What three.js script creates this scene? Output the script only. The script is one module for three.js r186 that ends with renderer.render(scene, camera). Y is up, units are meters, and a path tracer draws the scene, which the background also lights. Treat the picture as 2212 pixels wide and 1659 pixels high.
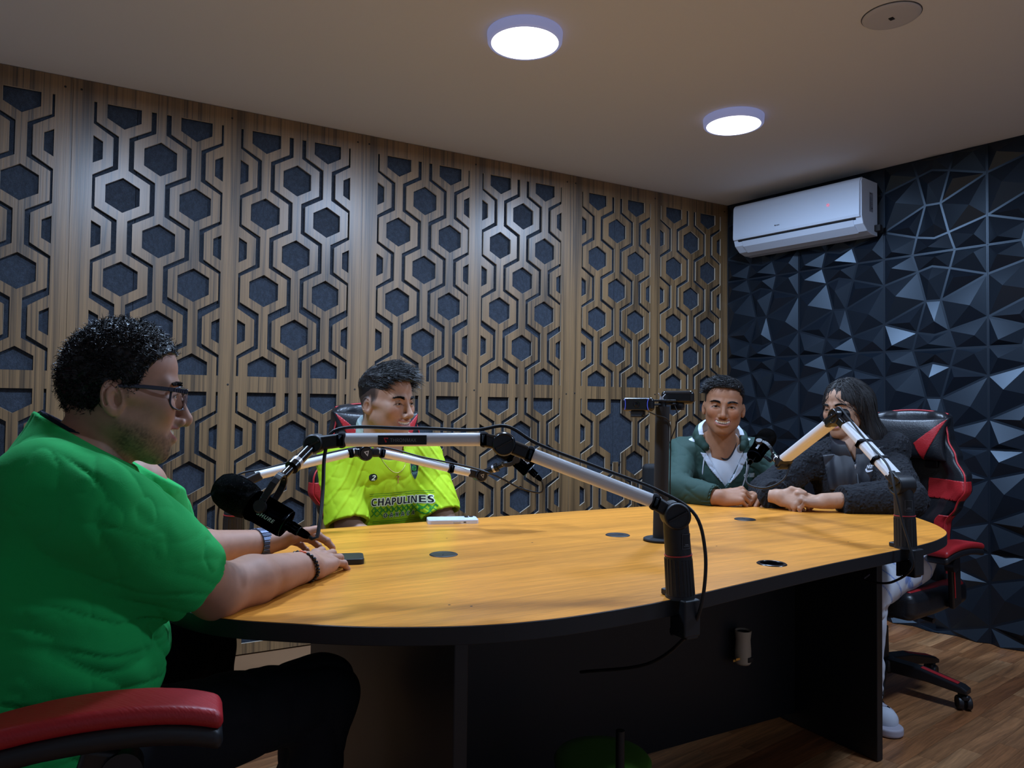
import * as THREE from 'three';
import { mergeGeometries, toCreasedNormals, mergeVertices } from 'three/addons/utils/BufferGeometryUtils.js';
import { RoundedBoxGeometry } from 'three/addons/geometries/RoundedBoxGeometry.js';
import { RectAreaLightUniformsLib } from 'three/addons/lights/RectAreaLightUniformsLib.js';

// ---------------------------------------------------------------- camera, light, exposure
const scene = new THREE.Scene();
scene.background = new THREE.Color(0x000000);
const camera = new THREE.PerspectiveCamera(54.44, 2212 / 1659, 0.05, 30);
camera.position.set(-3.5731, 1.118, 3.4991);
camera.lookAt(-3.5731 + 0.4926, 1.118 + 0.0297, 3.4991 - 0.8703);
camera.rotateZ(0.0118);
const renderer = new THREE.WebGLRenderer({ antialias: true });
renderer.toneMapping = THREE.LinearToneMapping;
renderer.toneMappingExposure = 1.0;
renderer.shadowMap.enabled = true;
RectAreaLightUniformsLib.init();
const LAMP_COLOR = new THREE.Color().setRGB(0.54, 0.75, 1.10);
const LAMP_INTENSITY = 205;                                   // per ceiling lamp, nits of its diffuser
const LAMPS = [[-2.263, 1.248], [-1.063, 1.074], [-3.463, 1.40], [-1.063, 2.80]];   // the last two are out of the picture
const H = 2.435;                                              // ceiling height

// ---------------------------------------------------------------- helpers
function rand(seed) { let a = seed >>> 0; return () => { a = (a + 0x6d2b79f5) | 0; let t = Math.imul(a ^ (a >>> 15), 1 | a); t = (t + Math.imul(t ^ (t >>> 7), 61 | t)) ^ t; return ((t ^ (t >>> 14)) >>> 0) / 4294967296; }; }
const V = (x, y, z) => new THREE.Vector3(x, y, z);
const rgb = (r, g, b) => new THREE.Color().setRGB(r, g, b);
const { PI, abs, sin, cos, sqrt, min, max, floor, hypot, exp, pow } = Math;
const clamp = (x, a, b) => (x < a ? a : x > b ? b : x);
const lerp = (a, b, t) => a + (b - a) * t;
const sstep = (a, b, x) => { const t = clamp((x - a) / (b - a), 0, 1); return t * t * (3 - 2 * t); };
const taken = {};
function numbered(name) { const n = taken[name] = (taken[name] ?? -1) + 1; return n ? `${name}_${String(n).padStart(3, '0')}` : name; }
function tag(o, label, category, group, kind) { if (label) o.userData.label = label; if (category) o.userData.category = category; if (group) o.userData.group = group; if (kind) o.userData.kind = kind; return o; }
function shade(o) { o.traverse((m) => { if (m.isMesh) { m.castShadow = true; m.receiveShadow = true; } }); return o; }
function thing(name, label, category, [x, y, z] = [0, 0, 0], turn = 0, group) {
  const o = new THREE.Group(); o.name = numbered(name); o.position.set(x, y, z); o.rotation.y = turn; scene.add(o);
  return tag(o, label, category, group);
}
function part(name, geo, mat, parent, label) {
  const m = new THREE.Mesh(Array.isArray(geo) ? merge(geo) : geo, mat); m.name = name; if (parent) parent.add(m); if (label) m.userData.label = label; return m;
}
function struct(name, geo, mat) { const m = part(name, geo, mat, scene); m.userData.kind = 'structure'; return m; }
function merge(list) {
  const gs = list.map((g) => { let q = g.index ? g.toNonIndexed() : g; for (const k of Object.keys(q.attributes)) if (!['position', 'normal', 'uv'].includes(k)) q.deleteAttribute(k); if (!q.attributes.uv) q.setAttribute('uv', new THREE.BufferAttribute(new Float32Array(q.attributes.position.count * 2), 2)); return q; });
  return mergeGeometries(gs);
}
const box = (w, h, d, x = 0, y = 0, z = 0, r = 0) => (r ? new RoundedBoxGeometry(w, h, d, 2, r) : new THREE.BoxGeometry(w, h, d)).translate(x, y, z);
// a cylinder / cone between two points
function rod(a, b, r0, r1 = r0, seg = 16, open = false) {
  const d = V().subVectors(b, a), g = new THREE.CylinderGeometry(r1, r0, d.length(), seg, 1, open);
  g.applyQuaternion(new THREE.Quaternion().setFromUnitVectors(V(0, 1, 0), d.clone().normalize()));
  return g.translate((a.x + b.x) / 2, (a.y + b.y) / 2, (a.z + b.z) / 2);
}
// a bar of any section (w wide sideways, h high) between two points; 'up' fixes its roll
function basis(a, b, up = V(0, 1, 0)) { const z = V().subVectors(b, a).normalize(), x = V().crossVectors(up, z).normalize(), y = V().crossVectors(z, x); return new THREE.Matrix4().makeBasis(x, y, z).setPosition(a); }
function bar(a, b, w, h, r = 0.004, up) { const L = a.distanceTo(b); return new RoundedBoxGeometry(w, h, L, 3, r).translate(0, 0, L / 2).applyMatrix4(basis(a, b, up)); }
function tube(pts, r, seg = 40, rs = 8) { return new THREE.TubeGeometry(new THREE.CatmullRomCurve3(pts, false, 'centripetal'), seg, r, rs, false); }
const lathe = (pts, seg = 40) => new THREE.LatheGeometry(pts.map(([r, y]) => new THREE.Vector2(r, y)), seg);
function extrude(pts, depth, bevel = 0, holes = []) {
  const s = new THREE.Shape(pts.map((p) => new THREE.Vector2(p[0], p[1])));
  for (const h of holes) s.holes.push(new THREE.Path(h.map((p) => new THREE.Vector2(p[0], p[1]))));
  return new THREE.ExtrudeGeometry(s, { depth, bevelEnabled: bevel > 0, bevelSize: bevel, bevelThickness: bevel, bevelSegments: 2, bevelOffset: -bevel, curveSegments: 16 });
}

// value noise
const PERM = (() => { const r = rand(7), p = new Uint8Array(512); for (let i = 0; i < 256; i++) p[i] = i; for (let i = 255; i > 0; i--) { const j = floor(r() * (i + 1)), t = p[i]; p[i] = p[j]; p[j] = t; } for (let i = 0; i < 256; i++) p[i + 256] = p[i]; return p; })();
function noise3(x, y, z) {
  const X = floor(x), Y = floor(y), Z = floor(z), fx = x - X, fy = y - Y, fz = z - Z, u = fx * fx * (3 - 2 * fx), v = fy * fy * (3 - 2 * fy), w = fz * fz * (3 - 2 * fz), a = X & 255, b = Y & 255, c = Z & 255;
  const h = (i, j, k) => PERM[PERM[PERM[(a + i) & 255] + ((b + j) & 255)] + ((c + k) & 255)] / 127.5 - 1;
  return lerp(lerp(lerp(h(0, 0, 0), h(1, 0, 0), u), lerp(h(0, 1, 0), h(1, 1, 0), u), v), lerp(lerp(h(0, 0, 1), h(1, 0, 1), u), lerp(h(0, 1, 1), h(1, 1, 1), u), v), w);
}
// tiling 2-d value noise: px, py cells over the unit square
function tnoise(u, v, px, py, seed = 0) {
  const x = u * px, y = v * py, X = floor(x), Y = floor(y), fx = x - X, fy = y - Y, s = fx * fx * (3 - 2 * fx), t = fy * fy * (3 - 2 * fy);
  const h = (i, j) => PERM[PERM[((((X + i) % px) + px) % px + seed * 37) & 255] + ((((Y + j) % py) + py) % py & 255)] / 255;
  return lerp(lerp(h(0, 0), h(1, 0), s), lerp(h(0, 1), h(1, 1), s), t);
}
// a computed texture: f(u, v) -> [r, g, b] in 0..1 (sRGB for colour) or a number
function tex(n, m, f, color = true) {
  const d = new Uint8Array(n * m * 4);
  for (let y = 0, o = 0; y < m; y++) for (let x = 0; x < n; x++, o += 4) { const c = f((x + 0.5) / n, (y + 0.5) / m); if (typeof c === 'number') d[o] = d[o + 1] = d[o + 2] = clamp(c, 0, 1) * 255; else for (let k = 0; k < 3; k++) d[o + k] = clamp(c[k], 0, 1) * 255; d[o + 3] = 255; }
  const t = new THREE.DataTexture(d, n, m); t.magFilter = THREE.LinearFilter; t.wrapS = t.wrapT = THREE.RepeatWrapping; if (color) t.colorSpace = THREE.SRGBColorSpace; t.needsUpdate = true; return t;
}
function rep(t, x, y, ox = 0, oy = 0) { const c = t.clone(); c.repeat.set(x, y); c.offset.set(ox, oy); c.needsUpdate = true; return c; }
// a canvas print; draw(ctx, w, h)
function canvasTex(w, h, draw) { const c = document.createElement('canvas'); c.width = w; c.height = h; draw(c.getContext('2d'), w, h); const t = new THREE.CanvasTexture(c); t.colorSpace = THREE.SRGBColorSpace; return t; }
const std = (o) => new THREE.MeshStandardMaterial({ roughness: 0.6, ...o });
const phys = (o) => new THREE.MeshPhysicalMaterial({ roughness: 0.6, ...o });
// ---------------------------------------------------------------- soft shapes: signed distances meshed by surface nets
const smin = (a, b, k) => { const h = max(k - abs(a - b), 0) / k; return min(a, b) - h * h * k * 0.25; };
const smax = (a, b, k) => -smin(-a, -b, k);
const sph = (c, r) => (x, y, z) => hypot3(x - c[0], y - c[1], z - c[2]) - r;
function hypot3(x, y, z) { return sqrt(x * x + y * y + z * z); }
const ell = (c, r) => (x, y, z) => { const a = (x - c[0]) / r[0], b = (y - c[1]) / r[1], d = (z - c[2]) / r[2], k0 = sqrt(a * a + b * b + d * d), k1 = hypot3(a / r[0], b / r[1], d / r[2]); return k1 < 1e-9 ? -min(r[0], r[1], r[2]) : k0 * (k0 - 1) / k1; };
function capD(x, y, z, a, b, ra, rb = ra) { const px = x - a[0], py = y - a[1], pz = z - a[2], bx = b[0] - a[0], by = b[1] - a[1], bz = b[2] - a[2], t = clamp((px * bx + py * by + pz * bz) / (bx * bx + by * by + bz * bz + 1e-12), 0, 1); return hypot3(px - bx * t, py - by * t, pz - bz * t) - (ra + (rb - ra) * t); }
const cap = (a, b, ra, rb = ra) => (x, y, z) => capD(x, y, z, a, b, ra, rb);
const rbox = (c, h, r) => (x, y, z) => { const a = abs(x - c[0]) - h[0] + r, b = abs(y - c[1]) - h[1] + r, d = abs(z - c[2]) - h[2] + r; return hypot3(max(a, 0), max(b, 0), max(d, 0)) + min(max(a, b, d), 0) - r; };
// limbs with an oval section: squash along axis n by factor s (s > 1 is thinner)
const blend = (k, ...fs) => (x, y, z) => { let d = fs[0](x, y, z); for (let i = 1; i < fs.length; i++) d = smin(d, fs[i](x, y, z), k); return d; };
// move a field: world point -> local by the inverse of a rigid matrix
function placed(f, m) { const e = m.clone().invert().elements; return (x, y, z) => f(e[0] * x + e[4] * y + e[8] * z + e[12], e[1] * x + e[5] * y + e[9] * z + e[13], e[2] * x + e[6] * y + e[10] * z + e[14]); }
function mesher(f, lo, hi, h, color) {
  const nx = Math.ceil((hi[0] - lo[0]) / h) + 1, ny = Math.ceil((hi[1] - lo[1]) / h) + 1, nz = Math.ceil((hi[2] - lo[2]) / h) + 1, B = 6, F = new Float32Array(nx * ny * nz), sy = nx, sz = nx * ny;
  const work = [];
  for (let bz = 0; bz < nz; bz += B) for (let by = 0; by < ny; by += B) for (let bx = 0; bx < nx; bx += B) {
    const ex = min(bx + B, nx), ey = min(by + B, ny), ez = min(bz + B, nz), c = f(lo[0] + (bx + ex - 1) / 2 * h, lo[1] + (by + ey - 1) / 2 * h, lo[2] + (bz + ez - 1) / 2 * h), far = abs(c) > B * h * 1.25 + 0.004;
    for (let z = bz; z < ez; z++) for (let y = by; y < ey; y++) for (let x = bx; x < ex; x++) F[x + y * sy + z * sz] = far ? c : f(lo[0] + x * h, lo[1] + y * h, lo[2] + z * h);
    if (!far) work.push([bx, by, bz, ex, ey, ez]);
  }
  const idx = new Map(), P = [], I = [], corner = [[0, 0, 0], [1, 0, 0], [0, 1, 0], [1, 1, 0], [0, 0, 1], [1, 0, 1], [0, 1, 1], [1, 1, 1]], edges = [[0, 1], [2, 3], [4, 5], [6, 7], [0, 2], [1, 3], [4, 6], [5, 7], [0, 4], [1, 5], [2, 6], [3, 7]], v = new Float64Array(8);
  const vert = (x, y, z) => {
    const key = x + y * sy + z * sz; let q = idx.get(key); if (q !== undefined) return q;
    for (let k = 0; k < 8; k++) v[k] = F[key + corner[k][0] + corner[k][1] * sy + corner[k][2] * sz];
    let sx = 0, s2 = 0, s3 = 0, n = 0;
    for (const [a, b] of edges) if ((v[a] < 0) !== (v[b] < 0)) { const t = v[a] / (v[a] - v[b]), A = corner[a], C = corner[b]; sx += A[0] + (C[0] - A[0]) * t; s2 += A[1] + (C[1] - A[1]) * t; s3 += A[2] + (C[2] - A[2]) * t; n++; }
    if (!n) { sx = s2 = s3 = 0.5; n = 1; }
    q = P.length / 3; P.push(lo[0] + (x + sx / n) * h, lo[1] + (y + s2 / n) * h, lo[2] + (z + s3 / n) * h); idx.set(key, q); return q;
  };
  for (const [bx, by, bz, ex, ey, ez] of work) for (let z = max(bz, 1); z < min(ez, nz - 1); z++) for (let y = max(by, 1); y < min(ey, ny - 1); y++) for (let x = max(bx, 1); x < min(ex, nx - 1); x++) {
    const o = x + y * sy + z * sz, s = F[o] < 0;
    const quad = (a, b, c, d, flip) => (flip ? I.push(a, c, b, a, d, c) : I.push(a, b, c, a, c, d));
    if (x + 1 < nx && s !== F[o + 1] < 0) quad(vert(x, y - 1, z - 1), vert(x, y, z - 1), vert(x, y, z), vert(x, y - 1, z), !s);
    if (y + 1 < ny && s !== F[o + sy] < 0) quad(vert(x - 1, y, z - 1), vert(x - 1, y, z), vert(x, y, z), vert(x, y, z - 1), !s);
    if (z + 1 < nz && s !== F[o + sz] < 0) quad(vert(x - 1, y - 1, z), vert(x, y - 1, z), vert(x, y, z), vert(x - 1, y, z), !s);
  }
  const n = P.length / 3, N = new Float32Array(n * 3), UV = new Float32Array(n * 2), C = color ? new Float32Array(n * 3) : null, e = h * 0.5;
  for (let i = 0; i < n; i++) {
    let x = P[i * 3], y = P[i * 3 + 1], z = P[i * 3 + 2], gx, gy, gz, l;
    for (let k = 0; k < 2; k++) {
      gx = f(x + e, y, z) - f(x - e, y, z); gy = f(x, y + e, z) - f(x, y - e, z); gz = f(x, y, z + e) - f(x, y, z - e); l = hypot3(gx, gy, gz) || 1; gx /= l; gy /= l; gz /= l;
      if (!k) { const d = clamp(f(x, y, z) * 2 * e / l, -h * 0.5, h * 0.5); x -= gx * d; y -= gy * d; z -= gz * d; P[i * 3] = x; P[i * 3 + 1] = y; P[i * 3 + 2] = z; }
    }
    N[i * 3] = gx; N[i * 3 + 1] = gy; N[i * 3 + 2] = gz; UV[i * 2] = x + z; UV[i * 2 + 1] = y + 0.3 * z;
    if (C) { const c = color(x, y, z, gx, gy, gz); C[i * 3] = c[0]; C[i * 3 + 1] = c[1]; C[i * 3 + 2] = c[2]; }
  }
  const g = new THREE.BufferGeometry(); g.setAttribute('position', new THREE.Float32BufferAttribute(P, 3)); g.setAttribute('normal', new THREE.BufferAttribute(N, 3)); g.setAttribute('uv', new THREE.BufferAttribute(UV, 2));
  if (C) g.setAttribute('color', new THREE.BufferAttribute(C, 3));
  g.setIndex(I); return g;
}
// several indexed geometries that share the same attributes, as one
const joined = (list) => mergeGeometries(list);
// ---------------------------------------------------------------- the room
// floor strips run square to wall B, wall A is z = 0, wall B leaves the corner (0, 0) along WB
const WB = V(0.155, 0, 0.988).normalize(), NB = V(-WB.z, 0, WB.x);
const onB = (t, h, off = 0) => V(WB.x * t + NB.x * off, h, WB.z * t + NB.z * off);
const M = {};
M.plaster = std({ color: rgb(0.80, 0.80, 0.80), roughness: 0.92, bumpMap: rep(tex(256, 256, (u, v) => tnoise(u, v, 64, 64, 1) * 0.6 + tnoise(u, v, 128, 128, 2) * 0.4, false), 3, 3), bumpScale: 0.0006 });
M.paleWall = std({ color: rgb(0.50, 0.49, 0.50), roughness: 0.9 });
M.darkWall = std({ color: rgb(0.03, 0.03, 0.035), roughness: 0.9 });
// walnut: vertical streaks, tile 0.6 m x 2.4 m
const walnutTex = tex(1024, 1024, (u, v) => {
  const warp = (tnoise(u, v, 4, 3, 3) - 0.5) * 0.035 + (tnoise(u, v, 9, 7, 4) - 0.5) * 0.012, x = u + warp;
  const broad = tnoise(x, v, 10, 1, 5), streak = tnoise(x, v, 34, 2, 6), fine = tnoise(x, v, 180, 6, 7), hair = tnoise(u, v, 420, 24, 8);
  let dark = pow(1 - abs(2 * streak - 1), 5) * 0.7 + pow(max(0, broad - 0.35), 1.2) * 0.5; dark = clamp(dark * (0.65 + 0.6 * fine), 0, 1);
  const k = 1 - 0.6 * dark - 0.12 * (fine - 0.5) - 0.14 * (hair - 0.5);
  return [0.545 * k + 0.02, 0.425 * k + 0.012, 0.280 * k + 0.006];
});
const walnutBump = tex(512, 512, (u, v) => tnoise(u, v, 150, 5, 9) * 0.6 + tnoise(u, v, 250, 30, 8) * 0.4, false);
M.walnut = phys({ map: rep(walnutTex, 1 / 0.6, 1 / 2.4), roughness: 0.45, clearcoat: 1, clearcoatRoughness: 0.34, bumpMap: rep(walnutBump, 2.2, 0.7), bumpScale: 0.0004 });
M.mdf = std({ color: rgb(0.60, 0.50, 0.38), roughness: 0.85 });
const speck = tex(512, 512, (u, v) => { const n = tnoise(u, v, 256, 256, 2), c = tnoise(u, v, 64, 64, 11), s = n > 0.985 ? 0.16 : 0; const k = 0.235 + 0.05 * (c - 0.5) + 0.07 * (n - 0.5) + s; return [k * 0.86, k * 0.97, k * 1.14]; });
M.foam = std({ map: rep(speck, 1.6, 1.6), roughness: 0.95, bumpMap: rep(tex(256, 256, (u, v) => tnoise(u, v, 128, 128, 3), false), 3.2, 3.2), bumpScale: 0.001 });
M.screw = std({ color: rgb(0.015, 0.013, 0.012), roughness: 0.6 });

// floor
const floorMesh = struct('floor', box(8, 0.12, 7, -2.2, -0.0635, 1.6), std({ color: rgb(0.25, 0.13, 0.06), roughness: 0.6 }));
const grainTex = tex(512, 512, (u, v) => { const w = (tnoise(u, v, 3, 6, 21) - 0.5) * 0.06, a = tnoise(u, v + w, 3, 26, 22), b = tnoise(u, v + w, 8, 110, 23), c = tnoise(u, v, 30, 240, 24); const k = 0.80 + 0.22 * (a - 0.5) + 0.16 * (b - 0.5) + 0.10 * (c - 0.5); return [k, k * 0.985, k * 0.96]; });
M.plank = std({ map: grainTex, vertexColors: true, roughness: 0.38 });
{
  const r = rand(91), ex = V(WB.z, 0, -WB.x), ez = V(WB.x, 0, WB.z), W = 0.0655, rest = [];
  const tones = [[0.62, 0.285, 0.120], [0.53, 0.220, 0.085], [0.72, 0.370, 0.170], [0.46, 0.180, 0.068], [0.66, 0.310, 0.135], [0.57, 0.250, 0.102]];
  let count = 0;
  for (let row = -1; row < 52; row++) {
    let x = -6.2 - r() * 0.4;
    while (x < 0.6) {
      const L = 0.30 + r() * 0.22, cx = x + L / 2, cz = row * W, p = V(0, 0, 0).addScaledVector(ex, cx).addScaledVector(ez, cz);
      x += L;
      if (p.z < -0.02 || p.z > 4.1 || p.x < -5.1 || p.x > 0.155 / 0.988 * p.z + 0.12) { r(); r(); continue; }
      const g = new THREE.BoxGeometry(L - 0.0007, 0.004, W - 0.0007), t = tones[floor(r() * 6)], k = 0.88 + r() * 0.24, n = g.attributes.position.count, col = new Float32Array(n * 3), ou = r(), ov = floor(r() * 8) / 8, uv = g.attributes.uv;
      for (let i = 0; i < n; i++) { col[i * 3] = t[0] * k; col[i * 3 + 1] = t[1] * k; col[i * 3 + 2] = t[2] * k; uv.setXY(i, uv.getX(i) * L * 1.2 + ou, uv.getY(i) * 0.125 + ov); }
      g.setAttribute('color', new THREE.BufferAttribute(col, 3));
      g.rotateY(Math.atan2(-ex.z, ex.x)).translate(p.x, -0.002, p.z);
      const seen = (p.x > -1.5 && p.z > 0.8 && p.z < 2.55) || (p.x > -3.5 && p.x < -2.35 && p.z < 1.0);
      if (seen && count < 290) { part('floor_strip', g, M.plank, floorMesh); count++; } else rest.push(g.toNonIndexed());
    }
  }
  tag(part('floor_strips', mergeGeometries(rest), M.plank, floorMesh), null, null, null, 'stuff');
}
struct('ceiling', box(8, 0.12, 7, -2.2, H + 0.06, 1.6), M.plaster);
// the walls behind the camera close the room
struct('wall_back', box(8, H + 0.2, 0.12, -2.2, H / 2, 4.42), M.paleWall);
struct('wall_far_left', box(0.12, H + 0.2, 6, -5.2, H / 2, 1.7), M.paleWall);

// wall A: plaster wall, dark foam sheets, cut walnut sheets in front of them
const wallA = struct('wall_left', box(6.2, H + 0.1, 0.1, -2.55, H / 2, -0.085), M.darkWall);
const foamEdges = [-5.1, -4.27, -3.66 + 0.847 - 0.61, -3.66 + 0.847, -1.6, -0.9, -0.0];
for (let i = 0; i + 1 < foamEdges.length; i++) for (const [y0, y1] of [[0.002, 1.2], [1.2, H]]) part('foam_sheet', box(foamEdges[i + 1] - foamEdges[i] - 0.0015, y1 - y0 - 0.0015, 0.016, (foamEdges[i] + foamEdges[i + 1]) / 2, (y0 + y1) / 2, -0.0265, 0.001), M.foam, wallA);
const HEXROWS = [2.330, 2.1555, 1.979, 1.8035, 1.628, 1.4345, 1.258];                // alternate columns
function clipPoly(p, axis, lim, keepLess) {
  const out = [], inside = (q) => (keepLess ? q[axis] <= lim : q[axis] >= lim);
  for (let i = 0; i < p.length; i++) {
    const a = p[i], b = p[(i + 1) % p.length], ia = inside(a), ib = inside(b);
    if (ia) out.push(a);
    if (ia !== ib) { const t = (lim - a[axis]) / (b[axis] - a[axis]); out.push([lerp(a[0], b[0], t), lerp(a[1], b[1], t)]); }
  }
  return out;
}
function windowHoles(s0, drop, broken = 0) {                  // broken: above this height the middle column has come off
                                                          // the cut-outs of one pattern window, s0 its left edge
  const s1 = s0 + 0.5045, top = 2.3535 - drop, bot = 1.2375 - drop, colX = (c) => s0 - 0.0285 + 0.1407 * c;
  const rows = (c) => HEXROWS.filter((_, i) => i % 2 === (c % 2 ? 0 : 1)).map((y) => y - drop), holes = [], R = 0.1175, stem = 0.0195;
  const half = (c, h) => { let w = stem; for (const y of rows(c)) { const d = abs(h - y); w = max(w, d <= R / 2 ? R * sqrt(3) / 2 : d < R ? (R - d) * sqrt(3) : 0); } return w; };
  for (let c = 0; c < 5; c++) for (const y of rows(c)) {
    if (broken && c === 2 && y > broken) continue;
    let p = []; for (let k = 0; k < 6; k++) { const a = PI / 6 + k * PI / 3; p.push([colX(c) + 0.0737 * cos(a), y + 0.0737 * sin(a)]); }
    p = clipPoly(clipPoly(clipPoly(clipPoly(p, 0, s0, false), 0, s1, true), 1, bot, false), 1, top, true);
    if (p.length > 2) holes.push(p);
  }
  for (let c = 0; c < 4; c++) {
    const lost = broken && (c === 1 || c === 2), roof = lost ? broken : top;
    const stops = (k, top = roof, low = bot) => [top, low, ...rows(k).flatMap((y) => [R / 2, R - stem / sqrt(3), -R / 2, -R + stem / sqrt(3)].map((d) => y + d))].filter((h) => h <= top && h >= low).sort((a, b) => b - a);
    if (lost && c === 1) { const a = stops(1, top, broken).map((h) => [colX(1) + half(1, h), h]), z = stops(3, top, broken).map((h) => [colX(3) - half(3, h), h]).reverse(); holes.push([...a, [colX(1) + half(1, broken), broken - 0.0], ...z].filter((p, i, l) => { const q = l[(i + 1) % l.length]; return hypot(p[0] - q[0], p[1] - q[1]) > 1e-4; })); }
    const left = stops(c).map((h) => [max(s0, colX(c) + half(c, h)), h]), right = stops(c + 1).map((h) => [min(s1, colX(c + 1) - half(c + 1, h)), h]).reverse();
    holes.push([...left, ...right].filter((p, i, l) => { const q = l[(i + 1) % l.length]; return hypot(p[0] - q[0], p[1] - q[1]) > 1e-4; }));
  }
  return holes;
}
for (const x0 of [-4.88, -3.66, -2.44, -1.22]) {
  const holes = [0.0755, 0.6535].flatMap((w) => [...windowHoles(w, 0), ...windowHoles(w, 1.188, x0 === -1.22 && w < 0.1 ? 0.80 : 0)]);
  const g = extrude([[0.0006, 0.003], [1.2194, 0.003], [1.2194, H - 0.002], [0.0006, H - 0.002]], 0.009, 0, holes);
  const sh = part('wood_panel', g, [M.walnut, M.mdf], wallA); sh.position.set(x0, 0, -0.009);
  const sg = []; for (const [sx, sy] of [[0.029, 2.392], [0.613, 2.391], [1.192, 2.391], [0.035, 1.195], [0.620, 1.199], [1.198, 1.190], [0.03, 0.036], [0.628, 0.036], [1.19, 0.036]]) sg.push([sx, sy]);
  for (const [sx, sy] of sg) part('screw', lathe([[0, 0.0006], [0.0018, 0.0006], [0.0042, 0.0012], [0.0045, 0]], 12).rotateX(PI / 2).translate(x0 + sx, sy, 0), M.screw, wallA);
}

// wall B: faceted black panels, half a metre square
const wallB = struct('wall_right', new THREE.BoxGeometry(0.1, H + 0.1, 4.8).translate(0.051, H / 2, 2.3).rotateY(Math.atan2(WB.x, WB.z)), M.darkWall);
M.facet = phys({ color: rgb(0.006, 0.010, 0.017), roughness: 0.36, specularColor: rgb(0.68, 0.84, 1.0), flatShading: true });
{
  const N = { a: [0, 0.5], b: [0.147, 0.5], c: [0.353, 0.5], d: [0.5, 0.5], e: [0, 0.357], f: [0.174, 0.409], h: [0.245, 0.430], g: [0.329, 0.409], i: [0.5, 0.357], j: [0, 0.147], k: [0.212, 0.252], l: [0.286, 0.250], m: [0.5, 0.147], n: [0.324, 0.093], o: [0.255, 0.074], p: [0.169, 0.091], q: [0, 0], r: [0.147, 0], s: [0.353, 0], t: [0.5, 0] };
  const cells = [['abfe', 0.052, 0.442], ['bcghf', 0.270, 0.472], ['cdig', 0.449, 0.468], ['efkj', 0.073, 0.290], ['fhglk', 0.238, 0.355], ['gil', 0.356, 0.354], ['imnl', 0.429, 0.207], ['jkp', 0.144, 0.145], ['klnop', 0.265, 0.141], ['jprq', 0.053, 0.0295], ['ponsr', 0.236, 0.0275], ['nmts', 0.450, 0.057]];
  const panelGeo = (cut) => {
    const P = [], tri = (a, b, c) => P.push(...a, ...b, ...c), base = 0.010, w = 0.0052, y = (v) => max(v, cut);
    for (const [ids, ax, ay] of cells) {
      const poly = [...ids].map((q) => N[q]); let area = 0; poly.forEach((p, i) => { const q = poly[(i + 1) % poly.length]; area += p[0] * q[1] - q[0] * p[1]; }); if (area < 0) poly.reverse();
      const n = poly.length, inn = poly.map((p, i) => { const a = poly[(i + n - 1) % n], b = poly[(i + 1) % n], na = norm2(a, p), nb = norm2(p, b), det = 1 + na[0] * nb[0] + na[1] * nb[1]; return [p[0] + (na[0] + nb[0]) * w / det, p[1] + (na[1] + nb[1]) * w / det]; });
      const ap = [ax, y(ay), base + 0.030];
      for (let i = 0; i < n; i++) {
        const j = (i + 1) % n, o0 = [clamp(poly[i][0], 0.0007, 0.4993), y(clamp(poly[i][1], 0.0007, 0.4993)), base], o1 = [clamp(poly[j][0], 0.0007, 0.4993), y(clamp(poly[j][1], 0.0007, 0.4993)), base], i0 = [inn[i][0], y(inn[i][1]), base], i1 = [inn[j][0], y(inn[j][1]), base];
        tri(o0, o1, i1); tri(o0, i1, i0); tri(i0, i1, ap);
        if ((poly[i][0] === poly[j][0] && (poly[i][0] === 0 || poly[i][0] === 0.5)) || (poly[i][1] === poly[j][1] && (poly[i][1] === 0 || poly[i][1] === 0.5))) { const d0 = [o0[0], o0[1], 0], d1 = [o1[0], o1[1], 0]; tri(d0, d1, o1); tri(d0, o1, o0); }
      }
    }
    const g = new THREE.BufferGeometry().setAttribute('position', new THREE.Float32BufferAttribute(P, 3)); g.computeVertexNormals(); return g;
  };
  function norm2(a, b) { const x = b[0] - a[0], y = b[1] - a[1], l = hypot(x, y); return [-y / l, x / l]; }
  const full = panelGeo(-1), low = panelGeo(0.068);
  for (let c = 0; c < 5; c++) for (let r = 0; r < 5; r++) {
    const m = part('facet_panel', r === 4 ? low : full, M.facet, wallB), p = onB(c * 0.5, 1.935 - r * 0.5, -0.010);
    // panel x runs along the wall to the viewer's right, its face looks into the room
    m.matrixAutoUpdate = false; m.matrix.makeBasis(WB, V(0, 1, 0), NB).setPosition(p); 
    m.matrix.decompose(m.position, m.quaternion, m.scale); m.matrixAutoUpdate = true;
  }
}

// ---------------------------------------------------------------- ceiling lamps
M.lampRing = std({ color: rgb(0.50, 0.54, 0.78), roughness: 0.4, emissive: rgb(0.10, 0.12, 0.24), emissiveIntensity: 1 });
M.diffuser = std({ color: rgb(0.8, 0.8, 0.8), roughness: 0.5, emissive: rgb(0.93, 0.97, 1.0), emissiveIntensity: 4 });
LAMPS.forEach(([x, z], i) => {
  const t = thing('ceiling_lamp', ['round surface-mounted ceiling lamp with a glowing white disc, nearer and larger in the picture', 'round surface-mounted ceiling lamp with a glowing white disc, further back towards the corner', 'round ceiling lamp outside the picture, above the man in the green T-shirt', 'round ceiling lamp outside the picture, near the right end of the table'][i], 'ceiling lamp', [x, H, z], 0);
  part('lamp_housing', lathe([[0.118, -0.034], [0.121, -0.036], [0.128, -0.035], [0.132, -0.030], [0.134, -0.004], [0.134, -0.0005], [0.09, -0.0005]], 64), M.lampRing, t);
  part('diffuser', lathe([[0, -0.0375], [0.09, -0.0372], [0.119, -0.035], [0.119, -0.028], [0, -0.028]], 64), M.diffuser, t);
  const L = new THREE.RectAreaLight(LAMP_COLOR, LAMP_INTENSITY, 0.205, 0.205); L.position.set(x, H - 0.040, z); L.lookAt(x, 0, z); scene.add(L);
});

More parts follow.
